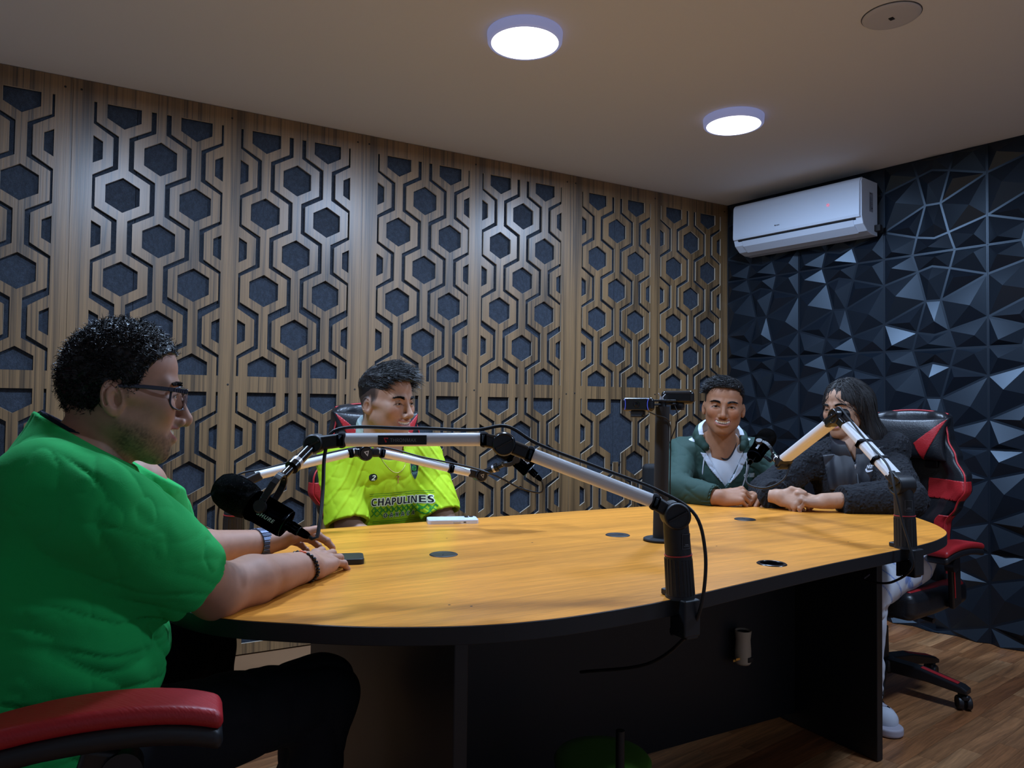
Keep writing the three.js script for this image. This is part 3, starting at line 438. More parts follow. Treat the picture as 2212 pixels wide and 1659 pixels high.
// arm at the right end
{
  const p = { base: V(-1.657, 0.750, 2.268), mid: V(-1.657, 0.836, 2.266), top: V(-1.658, 0.888, 2.264), piv: V(-1.661, 0.918, 2.262), t1a: V(-1.664, 0.942, 2.240), t1b: V(-1.634, 1.077, 2.072), elbow: V(-1.631, 1.099, 2.045), t2a: V(-1.630, 1.079, 2.015), t2b: V(-1.545, 0.954, 1.775), end: V(-1.536, 0.935, 1.756), link: V(-1.520, 0.957, 1.700) };
  micArm('silver boom stand at the right table end, bent to a peak before the woman', p, { clamp: [0.004, 0.026], w: 0.044, h: 0.026, straps: [['t1b', 't1a', 0.40], ['t1b', 't1a', 0.72]], labelTurn: 0.45 });
  const q = V(-1.474, 1.014, 1.631), ax = V(-0.128, -0.088, 0.036);
  microphone('black foam-covered microphone in front of the man in the dark green jacket', q, ax, p.link, V(-0.3, 0.9, 0.5));
  const e = q.clone().addScaledVector(ax.clone().normalize(), 0.155);
  cord('black cable of the microphone before the green jacket, sagging in a loop', [e, e.clone().add(V(-0.006, -0.01, 0.004)), V(-1.632, 0.868, 1.69), V(-1.605, 0.855, 1.74), V(-1.555, 0.885, 1.775), V(-1.525, 0.945, 1.785), V(-1.560, 1.03, 1.88), V(-1.605, 1.098, 1.990), V(-1.631, 1.126, 2.045), V(-1.642, 1.10, 2.08), V(-1.652, 1.03, 2.15), V(-1.686, 0.965, 2.24), V(-1.706, 0.90, 2.272), V(-1.703, 0.83, 2.288), V(-1.702, 0.76, 2.310), V(-1.698, 0.715, 2.315), V(-1.675, 0.655, 2.24), V(-1.62, 0.63, 2.12), V(-1.50, 0.62, 2.05)], 0.0032, 150);
}

// ---------------------------------------------------------------- camera post with two webcams
{
  const t = thing('camera_post', 'black round post on a flat disc foot standing on the table, carrying two webcams', 'post', [-2.186, 0.75, 1.893]);
  part('foot', lathe([[0, 0.009], [0.042, 0.009], [0.0465, 0.0065], [0.0470, 0.0002], [0, 0.0002]], 48), M.blackMatte, t);
  part('pole', rod(V(0, 0.009, 0), V(0.004, 0.372, 0.002), 0.0205, 0.0195, 32), M.blackMatte, t);
  part('top_plate', [bar(V(-0.024, 0.388, -0.012), V(0.036, 0.388, 0.016), 0.026, 0.006, 0.002), rod(V(0.003, 0.370, 0.001), V(0.003, 0.386, 0.001), 0.012, 0.010, 20)], M.black, t);
  part('wing_nut', [rod(V(0.0, 0.391, 0.002), V(0.0, 0.399, 0.002), 0.006, 0.005, 14), bar(V(-0.002, 0.397, 0.001), V(-0.008, 0.409, -0.002), 0.005, 0.002, 0.0008), bar(V(0.002, 0.397, 0.003), V(0.010, 0.406, 0.006), 0.005, 0.002, 0.0008)], M.steel, t, 'bare metal wing nut');
  const ringMat = std({ color: rgb(0.05, 0.08, 0.5), roughness: 0.3, emissive: rgb(0.08, 0.12, 0.7), emissiveIntensity: 0.5 });
  function webcam(label, c, dir, lit) {                        // looks along dir
    const w = thing('webcam', label, 'webcam', c.toArray()), z = V(dir[0], 0, dir[1]).normalize(), x = V().crossVectors(V(0, 1, 0), z), m = new THREE.Matrix4().makeBasis(x, V(0, 1, 0), z), put = (g) => g.applyMatrix4(m);
    part('housing', put(new RoundedBoxGeometry(0.092, 0.038, 0.026, 4, 0.012)), M.blackGloss, w);
    part('face_plate', put(new RoundedBoxGeometry(0.060, 0.033, 0.006, 3, 0.0028).translate(0, 0, 0.0125)), M.blackGloss, w);
    part('lens', put(merge([lathe([[0, 0.0015], [0.005, 0.001], [0.0075, -0.0005], [0.0085, 0.0015], [0.0095, 0], [0.0095, -0.003], [0, -0.003]], 28).rotateX(PI / 2).translate(0, 0, 0.0165)])), M.lens ??= std({ color: rgb(0.004, 0.004, 0.006), roughness: 0.08 }), w);
    if (lit) for (const s of [-1, 1]) part('light_strip', put(tube([V(s * 0.0335, 0.015, 0.0128), V(s * 0.0315, 0.006, 0.0146), V(s * 0.0315, -0.006, 0.0146), V(s * 0.0335, -0.015, 0.0128)], 0.0009, 14, 6)), ringMat, w, 'blue light strip');
    part('clip', put(merge([box(0.036, 0.014, 0.022, 0, -0.024, 0.0, 0.003), box(0.032, 0.007, 0.034, 0, -0.032, -0.002, 0.002)])), M.black, w);
    return w;
  }
  webcam('black webcam with two blue light strips, on the left of the post top', V(-2.262, 1.127, 1.886), [-0.84, 0.54], true);
  webcam('black webcam seen from behind, on the right of the post top', V(-2.128, 1.148, 1.896), [0.80, -0.62], false);
  const b = part('bracket', [bar(V(-0.048, 0.376, -0.004), V(0.010, 0.378, 0.001), 0.016, 0.006, 0.002), bar(V(0.006, 0.380, 0.001), V(0.052, 0.379, 0.003), 0.020, 0.006, 0.002)], M.black, t);
  cordThin('thin black webcam cable running down the round post', [V(-2.235, 1.108, 1.895), V(-2.215, 1.098, 1.907), V(-2.19, 1.09, 1.918), V(-2.172, 1.07, 1.915), V(-2.164, 1.02, 1.908), V(-2.162, 0.90, 1.905), V(-2.160, 0.77, 1.907)]);
  cordThin('short black webcam cable hanging off the right side of the post top', [V(-2.150, 1.125, 1.908), V(-2.148, 1.10, 1.918), V(-2.150, 1.07, 1.915), V(-2.158, 1.04, 1.908), V(-2.166, 1.02, 1.9075)]);
}
function cordThin(label, pts) { const m = part('webcam_cable', tube(pts.map((p) => p.clone().sub(pts[0])), 0.0017, 50, 6), M.cable, scene); m.name = numbered('webcam_cable'); m.position.copy(pts[0]); tag(m, label, 'cable'); }

// ---------------------------------------------------------------- phones
function phone(label, c, turn, caseMat, backMat, lenses) {
  const t = thing('phone', label, 'phone', c, turn);
  const s = (w, h, r) => { const o = [], k = [[1, 1], [-1, 1], [-1, -1], [1, -1]]; k.forEach(([a, b], i) => { for (let q = 0; q <= 6; q++) { const g = (i * 90 + q * 15) * PI / 180; o.push([a * (w / 2 - r) + r * cos(g), b * (h / 2 - r) + r * sin(g)]); } }); return o; };
  part('case', extrude(s(0.158, 0.0775, 0.012), 0.0105, 0.0022).rotateX(-PI / 2), caseMat, t);
  part('screen', extrude(s(0.148, 0.069, 0.009), 0.0008, 0.0002).rotateX(-PI / 2).translate(0, 0.0102, 0), backMat, t);
  if (lenses) { part('camera_bump', box(0.032, 0.003, 0.034, 0.054, 0.0122, -0.016, 0.0014), caseMat, t); for (const [x, z] of [[0.046, -0.024], [0.061, -0.016], [0.046, -0.008]]) part('camera_lens', lathe([[0, 0.002], [0.0055, 0.0018], [0.0062, 0.0022], [0.0066, 0]], 20).translate(x, 0.0135, z), M.blackGloss, t); part('side_button', box(0.022, 0.002, 0.002, 0.010, 0.006, 0.0388, 0.0008), M.greyPlastic, t); part('side_port', box(0.008, 0.003, 0.002, 0.035, 0.0055, 0.0386, 0.0008), M.black, t); }
}
phone('white phone with a camera bump lying on the far table edge', [-2.567, 0.7502, 1.350], -0.33, std({ color: rgb(0.66, 0.72, 0.84), roughness: 0.3 }), std({ color: rgb(0.60, 0.68, 0.80), roughness: 0.25 }), true);
phone('dark phone with a green tinted screen under the hand with the beaded bracelet', [-3.078, 0.7502, 1.770], -0.28, M.black, std({ color: rgb(0.02, 0.05, 0.02), roughness: 0.12 }), false);

// ---------------------------------------------------------------- under the table
{
  const t = thing('lamp_socket_adapter', 'cream lamp socket adapter with brass plug prongs, plugged in under the table', 'adapter', [-1.665, 0.3185, 1.705]);
  const cream = std({ color: rgb(0.55, 0.46, 0.34), roughness: 0.5 });
  part('socket_cup', lathe([[0.020, 0.062], [0.0255, 0.066], [0.027, 0.064], [0.0235, 0.035], [0.0245, 0.020], [0.026, 0.0], [0.026, -0.038], [0.022, -0.045], [0, -0.045]], 32), cream, t);
  part('socket_liner', lathe([[0.020, 0.061], [0.018, 0.02], [0, 0.02]], 28), M.blackMatte, t);
  part('rocker', box(0.022, 0.016, 0.008, 0.006, -0.026, 0.025, 0.002), M.black, t);
  const brass = std({ color: rgb(0.75, 0.5, 0.15), metalness: 1, roughness: 0.3 });
  for (const s of [-1, 1]) part('prong', box(0.018, 0.007, 0.0016, -0.034, -0.026 + s * 0.004, s * 0.006 + 0.004), brass, t);
  part('bracket', box(0.016, 0.016, 0.022, 0, 0, -0.030, 0.002), M.black, t);
  const s = thing('stool', 'low round green plastic stool under the table', 'stool', [-2.45, 0, 1.99]);
  const green = std({ color: rgb(0.10, 0.25, 0.03), roughness: 0.4 });
  part('seat', lathe([[0, 0.262], [0.08, 0.264], [0.112, 0.260], [0.120, 0.250], [0.118, 0.236], [0.108, 0.232], [0, 0.232]], 40), green, s);
  for (let k = 0; k < 4; k++) { const a = k * PI / 2 + 0.5; part('leg', rod(V(cos(a) * 0.11, 0, sin(a) * 0.11), V(cos(a) * 0.085, 0.235, sin(a) * 0.085), 0.014, 0.018, 12), green, s); }
  const st = thing('floor_pole', 'short thin black pole standing on a small foot before the green stool', 'pole', [-2.505, 0, 2.13]);
  part('pole', rod(V(0, 0.01, 0), V(0, 0.385, 0), 0.010, 0.010, 16), M.black, st);
  part('foot', lathe([[0, 0.012], [0.05, 0.012], [0.055, 0.0005], [0, 0.0005]], 32), M.black, st);
  const ps = thing('power_strip', 'pale power strip lying on the floor under the table', 'power strip', [-2.42, 0.0005, 1.80], 0.35);
  part('casing', box(0.34, 0.036, 0.055, 0, 0.0185, 0, 0.008), M.whitePlastic, ps);
  for (let k = 0; k < 4; k++) part('outlet', box(0.034, 0.002, 0.034, -0.115 + k * 0.07, 0.037, 0, 0.0008), M.greyPlastic, ps);
}
// ---------------------------------------------------------------- gaming chairs (local: facing +z, origin on the floor)
const leatherBump = rep(tex(256, 256, (u, v) => tnoise(u, v, 90, 90, 12) * 0.6 + tnoise(u, v, 40, 40, 13) * 0.4, false), 5, 5);
M.leather = std({ color: rgb(0.010, 0.011, 0.014), roughness: 0.38, bumpMap: leatherBump, bumpScale: 0.0004 });
M.redLeather = std({ color: rgb(0.42, 0.014, 0.018), roughness: 0.42, bumpMap: leatherBump, bumpScale: 0.0004 });
M.piping = std({ color: rgb(0.50, 0.02, 0.025), roughness: 0.4 });
M.nylon = std({ color: rgb(0.009, 0.009, 0.011), roughness: 0.42 });
const BACKW = [[0.40, 0.205], [0.52, 0.200], [0.62, 0.176], [0.70, 0.178], [0.78, 0.225], [0.85, 0.262], [0.90, 0.258], [0.98, 0.212], [1.06, 0.172], [1.12, 0.160], [1.30, 0.150]];
function backWidth(y) { for (let i = 0; i + 1 < BACKW.length; i++) if (y <= BACKW[i + 1][0]) { const [a, b] = BACKW[i], [c, d] = BACKW[i + 1], t = clamp((y - a) / (c - a), 0, 1); return lerp(b, d, t * t * (3 - 2 * t)); } return 0.15; }
const backZ = (x, y) => -0.215 - (y - 0.46) * 0.13 + 0.95 * x * x;
function backField(x, y, z) {
  const w = backWidth(y), ax = abs(x), bol = 0.020 * sstep(w - 0.10, w - 0.045, ax), r = 0.026, a = ax - w + r, b = abs(z - backZ(x, y) - bol * 0.5) - 0.030 - bol * 0.5 + r, c = max(y - 1.165 - 0.02 * (1 - (x / 0.16) ** 2), 0.42 - y) + r;
  return (hypot3(max(a, 0), max(b, 0), max(c, 0)) + min(max(a, b, c), 0) - r) * 0.85;
}
const PILLOW = V(0, 1.055, 0); PILLOW.z = backZ(0, 1.055) + 0.062;
function pillowField(x, y, z) { const px = x, py = y - PILLOW.y + 0.0, pz = z - PILLOW.z - 0.13 * py * -1, u = px / 0.172, v = py / 0.098, e = max(0, 1 - u * u * u * u) * max(0, 1 - v * v * v * v); const sx = abs(px) - 0.172 + 0.018 * (1 - v * v), sy = abs(py) - 0.098 + 0.012 * (1 - u * u), th = 0.010 + 0.034 * sqrt(e), r = 0.010; const a = sx + r, b = sy + r, c = abs(pz) - th + r; return (hypot3(max(a, 0), max(b, 0), max(c, 0)) + min(max(a, b, c), 0) - r) * 0.8; }
// the red wedge on each side of the pillow, as three half planes in its face
function wedge(x, y) { const p = [abs(x), y - PILLOW.y], A = [0.166, 0.092], B = [0.045, -0.020], C = [0.083, -0.092], side = (a, b) => ((b[0] - a[0]) * (p[1] - a[1]) - (b[1] - a[1]) * (p[0] - a[0])) / hypot(b[0] - a[0], b[1] - a[1]); return max(-side(A, B), -side(B, C), -side(C, A)); }
function seatField(x, y, z) { const w = 0.235 + 0.02 * sstep(-0.2, 0.1, z), bol = 0.018 * sstep(w - 0.09, w - 0.03, abs(x)), y0 = 0.415 + 0.012 * z + bol * 0.5, r = 0.035, a = abs(x) - w + r, b = abs(y - y0) - 0.045 - bol * 0.5 + r, c = abs(z - 0.01) - 0.255 + r; return (hypot3(max(a, 0), max(b, 0), max(c, 0)) + min(max(a, b, c), 0) - r) * 0.9; }
function padField(x, y, z, lo, hi, w) { const t = clamp((z - 0.02) / 0.17, -1.2, 1.2), yc = 0.640 - 0.020 * t * t - 0.012 * max(0, t) ** 4, ww = w - 0.006 * t * t, r = 0.011, a = abs(x) - ww + r, b = abs(y - yc - (lo + hi) / 2) - (hi - lo) / 2 + r, c = abs(z - 0.01) - 0.160 + r; return (hypot3(max(a, 0), max(b, 0), max(c, 0)) + min(max(a, b, c), 0) - r) * 0.9; }
function makeChair(label) {
  const t = thing('gaming_chair', label, 'chair', [0, 0, 0], 0);
  const redBand = (x, y) => max(0.800 - y, y - 0.885, 0.085 - abs(x)), redLow = (x, y) => max(0.545 - y, y - 0.735, (backWidth(y) - 0.050) - abs(x)), straps = (x, y) => max(abs(abs(x) - 0.062) - 0.018, y - 1.0, 0.5 - y);
  const reds = (x, y) => min(redBand(x, y), redLow(x, y));
  const B0 = [-0.30, 0.38, -0.40], B1 = [0.30, 1.22, -0.08];
  const bk = part('backrest', mesher(backField, B0, B1, 0.007), M.leather, t, 'black backrest with side wings');
  for (const s of [-1, 1]) { part('red_band', mesher((x, y, z) => max(backField(x, y, z) - 0.0022, redBand(x, y), -s * x, backZ(x, y) - z), B0, B1, 0.006), M.redLeather, bk, 'red leather band'); part('red_side', mesher((x, y, z) => max(backField(x, y, z) - 0.0022, redLow(x, y), -s * x, backZ(x, y) - z), B0, B1, 0.006), M.redLeather, bk, 'red leather waist panel'); }
  for (const s of [-1, 1]) part('slot_frame', box(0.055, 0.030, 0.01, s * 0.095, 0.945, backZ(0.095, 0.945) + 0.037, 0.004), M.nylon, bk);
  for (const s of [-1, 1]) { const p = []; for (let y = 0.50; y <= 1.14; y += 0.02) p.push(V(s * (backWidth(y) - 0.004), y, backZ(backWidth(y), y) + 0.046)); part('piping', tube(p, 0.0034, 70, 6), M.piping, bk, 'red piping'); }
  { const p = []; for (let x = -0.15; x <= 0.151; x += 0.02) p.push(V(x, 1.181 - 0.25 * x * x * 3, backZ(x, 1.17) + 0.020)); part('piping', tube(p, 0.0034, 30, 6), M.piping, bk, 'red piping'); }
  const pl = part('head_pillow', mesher((x, y, z) => pillowField(x, y, z), [-0.2, 0.93, -0.40], [0.2, 1.18, -0.12], 0.005), M.leather, t, 'black head pillow');
  for (const s of [-1, 1]) part('red_wedge', mesher((x, y, z) => max(pillowField(x, y, z) - 0.0018, wedge(x, y), -s * x, PILLOW.z - 0.02 - z), [-0.2, 0.93, -0.40], [0.2, 1.18, -0.12], 0.004), M.redLeather, pl, 'red wedge');
  const seat = part('seat', mesher(seatField, [-0.32, 0.36, -0.30], [0.32, 0.56, 0.32], 0.008), M.leather, t, 'black seat cushion');
  for (const s of [-1, 1]) part('red_edge', mesher((x, y, z) => max(seatField(x, y, z) - 0.002, 0.178 - s * x, s * x - 0.232, 0.41 - y, z - 0.235, -z - 0.2), [-0.32, 0.36, -0.30], [0.32, 0.56, 0.32], 0.007), M.redLeather, seat, 'red edge of the seat');
  for (const s of [-1, 1]) {
    const arm = new THREE.Group(); arm.name = 'armrest'; arm.position.x = s * 0.292; t.add(arm);
    part('arm_pad', mesher((x, y, z) => padField(x, y, z, 0, 0.024, 0.044), [-0.07, 0.56, -0.18], [0.07, 0.70, 0.20], 0.005), M.redLeather, arm, 'red armrest pad');
    part('pad_base', mesher((x, y, z) => padField(x, y, z, -0.026, 0.002, 0.0435), [-0.07, 0.56, -0.18], [0.07, 0.70, 0.20], 0.005), M.nylon, arm);
    part('arm_post', [bar(V(0, 0.605, 0.03), V(s * -0.020, 0.40, -0.03), 0.022, 0.066, 0.008, V(0, 0, 1)), bar(V(s * -0.020, 0.405, -0.03), V(s * -0.15, 0.400, -0.03), 0.05, 0.02, 0.006), rod(V(-0.016, 0.575, 0.045), V(0.016, 0.575, 0.045), 0.026, 0.026, 24)], M.nylon, arm);
    part('arm_stripe', bar(V(s * 0.0115, 0.58, 0.052), V(s * -0.004, 0.44, 0.006), 0.003, 0.006, 0.001, V(0, 0, 1)), M.piping, arm);
  }
  part('tilt_mechanism', [box(0.20, 0.045, 0.24, 0, 0.350, -0.02, 0.01), rod(V(0.08, 0.350, 0.02), V(0.23, 0.343, 0.05), 0.006, 0.009, 12)], M.nylon, t);
  part('gas_column', [rod(V(0, 0.10, 0), V(0, 0.26, 0), 0.032, 0.029, 28), rod(V(0, 0.26, 0), V(0, 0.375, 0), 0.016, 0.016, 20)], M.nylon, t);
  part('hub', lathe([[0, 0.135], [0.045, 0.135], [0.056, 0.125], [0.058, 0.085], [0.05, 0.075], [0, 0.075]], 32), M.nylon, t);
  for (let k = 0; k < 5; k++) {
    const a = k * 2 * PI / 5 + 0.42, d = V(sin(a), 0, cos(a)), leg = new THREE.Group(); leg.name = 'base_leg'; t.add(leg);
    const prof = [[0.03, 0.080], [0.18, 0.078], [0.295, 0.066], [0.318, 0.066], [0.318, 0.082], [0.300, 0.094], [0.16, 0.125], [0.03, 0.132]];
    const g = extrude(prof, 0.046, 0.006).translate(0, 0, -0.023); g.rotateY(a - PI / 2); part('spoke', g, M.nylon, leg);
    const ins = bar(V().addScaledVector(d, 0.155).add(V(0, 0.1262, 0)), V().addScaledVector(d, 0.285).add(V(0, 0.0985, 0)), 0.024, 0.003, 0.001); part('red_inlay', ins, M.piping, leg);
    const c = d.clone().multiplyScalar(0.300), ca = a + 0.9 + k * 1.3, e = V(cos(ca), 0, -sin(ca)); const wheel = (o) => { const q = discAt(V(c.x + e.x * o, 0.0275, c.z + e.z * o), e, 0.027, 0.019, 28); return q; };
    const caster = part('caster', [wheel(-0.0145), wheel(0.0145), rod(V(c.x, 0.03, c.z), V(c.x, 0.072, c.z), 0.009, 0.009, 14), box(0.03, 0.022, 0.05, 0, 0, 0, 0.009).rotateY(ca).translate(c.x, 0.050, c.z)], M.nylon, leg);
  }
  return t;
}
const chairA = makeChair('black and red gaming chair with a red armrest, behind the woman in black fleece');
chairA.position.set(-0.755, 0, 1.580); chairA.rotation.y = -1.45; chairA.scale.y = 0.95;
function copyChair(label, [x, z], turn) { const c = chairA.clone(); c.name = numbered('gaming_chair'); c.position.set(x, 0, z); c.rotation.y = turn; c.userData = { label, category: 'chair' }; scene.add(c); return c; }
copyChair('black and red gaming chair behind the young man in the neon yellow jersey', [-2.625, 1.035], 0.02);
const chairC = copyChair('gaming chair of the man in green, its arched red armrest nearest the camera', [-3.63, 2.045], 1.45); chairC.scale.y = 1.08;
for (const a of chairC.children) if (a.name === 'armrest') a.position.z = 0.10;                       // his armrests are slid forward
// ---------------------------------------------------------------- people: tools
const A3 = (v) => [v.x, v.y, v.z];
function pose(pos, yaw, pitch = 0, roll = 0, s = 1) { return new THREE.Matrix4().compose(V(...pos), new THREE.Quaternion().setFromEuler(new THREE.Euler(pitch, yaw, roll, 'YXZ')), V(s, s, s)); }
// head, local: eye line y = 0, face towards +z, the person's left is +x
function headField(o = {}) {
  const sm = o.smile ?? 1, fw = o.width ?? 1, jaw = o.jaw ?? 1, nose = o.nose ?? 1, lidOpen = o.eye ?? 0.0042, cheek = o.cheek ?? 1;
  const bk = o.back ?? 1, cran = ell([0, 0.026, -0.009 + 0.03 * (1 - bk)], [0.073 * fw, 0.088, 0.090 * bk]), fore = ell([0, 0.045, 0.022], [0.061 * fw, 0.055, 0.063]), face = ell([0, -0.032, 0.026], [0.0585 * fw, 0.072, 0.062]), low = ell([0, -0.068, 0.052], [0.040 * jaw, 0.038, 0.038]), chin = ell([0, -0.101, 0.067], [0.021 * jaw, 0.0145, 0.017]);
  const neck = cap([0, -0.055, -0.022], [0, -0.20, -0.050], 0.054 * (o.neck ?? 1), 0.058 * (o.neck ?? 1));
  return (x, y, z) => {
    const ax = abs(x);
    let d = smin(cran(x, y, z), fore(x, y, z), 0.03);
    d = smin(d, face(x, y, z), 0.03);
    d = smin(d, capD(ax, y, z, [0.050 * jaw, -0.050, 0.000], [0.017 * jaw, -0.099, 0.064], 0.020, 0.0145), 0.03);      // jaw line
    d = smin(d, low(x, y, z), 0.025); d = smin(d, chin(x, y, z), 0.018);
    d = smin(d, hypot3(ax - 0.041 * fw, y + 0.028 - 0.004 * sm, z - 0.061) - 0.0225 * cheek, 0.022);                                 // cheek
    d = smin(d, capD(ax, y, z, [0.046 * fw, -0.012, 0.058], [0.068 * fw, -0.004, 0.010], 0.010, 0.009), 0.02);                       // cheek bone
    d = smin(d, neck(x, y, z), 0.03);
    d = smin(d, capD(ax, y, z, [0.010, 0.017, 0.0835], [0.045 * fw, 0.0185, 0.066], 0.0085, 0.0075), 0.016);                       // brow
    d = smin(d, hypot3((ax - 0.040 * fw) / 0.9, (y + 0.052) / 1.25, z - 0.030) - 0.0265, 0.02);                                    // fullness of the cheek
    d = smax(d, -(hypot3((ax - 0.031) / 1.4, (y + 0.000) / 0.9, (z - 0.1005) / 1.0) - 0.0135), 0.014);                           // eye socket
    // nose
    d = smin(d, capD(x, y, z, [0, 0.010, 0.0855], [0, -0.034 * nose, 0.1085], 0.0066, 0.0095 * nose), 0.012);
    d = smin(d, hypot3(x, y + 0.037 * nose, z - 0.1075) - 0.0102 * nose, 0.006);
    d = smin(d, hypot3((ax - 0.0140 * nose) / 1.0, y + 0.0400 * nose, (z - 0.0960) / 1.15) - 0.0084 * nose, 0.006);
    d = smax(d, -(hypot3((ax - 0.0065) / 1.1, y + 0.0478 * nose, (z - 0.1010) / 1.6) - 0.0036), 0.004);
    // lids around the eye, with the opening
    const ex = ax - 0.0312, bx = ex, by = y + 0.0010, bz = z - 0.0735;
    d = smin(d, hypot3(bx, by, bz) - 0.0140, 0.0045);
    const cy = y + 0.0015 + ex * ex * (sm > 0.5 ? 14 : 6) - 0.0006;
    d = smax(d, -(hypot3(ex / 0.0128, cy / lidOpen, (z - 0.090) / 0.012) - 1) * 0.0045, 0.0018);
    d = smin(d, hypot3(ex, y - 0.0062 + ex * ex * 20, z - 0.0865) - 0.0030, 0.004);                                            // upper lid fold
    // mouth
    const my = y + 0.0650 - sm * 6.5 * ax * ax, w = 0.0235 + 0.0045 * sm;
    const lz = 0.0935 - 11 * ax * ax;                                                                                       // the lips follow the curve of the teeth
    const inM = sstep(w + 0.006, w - 0.006, ax);
    if (ax < w + 0.014) {
      d = smin(d, hypot3(max(ax - w + 0.006, 0), (y + 0.0655 - sm * 6.5 * ax * ax) - 0.0052 - 0.0018 * sm, (z - lz)) - 0.0052 * (0.55 + 0.45 * inM), 0.006);                 // upper lip
      d = smin(d, hypot3(max(ax - w + 0.008, 0), my + 0.0080 + 0.0028 * sm, (z - lz + 0.002)) - 0.0060 * (0.5 + 0.5 * inM), 0.006);                                                 // lower lip
      const openH = (o.mouth ?? 0.0052) * sqrt(max(0, 1 - (ax / w) ** 2)) + 0.0004;
      d = smax(d, -max(abs(my) - openH, ax - w, abs(z - 0.090) - 0.016), 0.0022);
    }
    // smile folds
    d = smax(d, -(capD(ax, y, z, [0.0195, -0.036, 0.0985], [0.037 + 0.002 * sm, -0.067, 0.0825], 0.0022, 0.0016)), 0.009 * (0.4 + 0.6 * sm));
    // ears
    const rx = ax - 0.0745 * fw, ry = y + 0.012, rz = z + 0.013, t = 0.22, qy = ry * cos(t) - rz * sin(t), qz = ry * sin(t) + rz * cos(t), lean = rx - 0.5 * max(0, -qz + 0.004) * 0.9;
    let e = (hypot3(lean / 0.0085, qy / 0.0300, qz / 0.0172) - 1) * 0.0085;
    e = smax(e, -((hypot3((lean - 0.0085) / 0.0085, (qy + 0.003) / 0.0135, (qz - 0.0035) / 0.0085) - 1) * 0.0080), 0.003);
    e = smax(e, -max(abs(hypot3((qy - 0.001) / 0.0205, (qz + 0.0005) / 0.0112, 0) - 1) * 0.0112 - 0.0016, 0.0030 - lean, -qy - 0.010), 0.002);
    e = smin(e, capD(lean, qy, qz, [0.003, 0.020, 0.004], [0.001, -0.012, -0.004], 0.0022, 0.0026), 0.004);
    d = smin(d, e, 0.004);
    return d;
  };
}
const eyeGeo = (() => { const g = new THREE.SphereGeometry(0.0126, 40, 28); const n = g.attributes.position.count, c = new Float32Array(n * 3), p = g.attributes.position; for (let i = 0; i < n; i++) { const a = hypot(p.getX(i), p.getY(i)) / 0.0126, f = p.getZ(i) > 0, k = !f || a > 0.47 ? [0.46, 0.42, 0.40] : a > 0.20 ? [0.028, 0.012, 0.006] : [0.002, 0.002, 0.002]; c.set(k, i * 3); } g.setAttribute('color', new THREE.BufferAttribute(c, 3)); return g; })();
M.eye = std({ vertexColors: true, roughness: 0.12 });
M.teeth = std({ color: rgb(0.86, 0.82, 0.74), roughness: 0.25 });
function teethGeo(sm) {                                          // the upper row, each tooth a rounded block along the arch
  const g = []; const W = [0.0043, 0.0034, 0.0036, 0.0026]; let s = 0;
  for (let k = 0; k < 4; k++) { const x = s + W[k]; s += W[k] * 2 - 0.0002; for (const q of [-1, 1]) { const z = 0.0885 - 12 * x * x; g.push(new RoundedBoxGeometry(W[k] * 2, 0.0112, 0.005, 2, 0.0014).rotateY(q * x * 22).translate(q * x, -0.0634 + sm * 6.2 * x * x, z)); } }
  return merge(g);
}
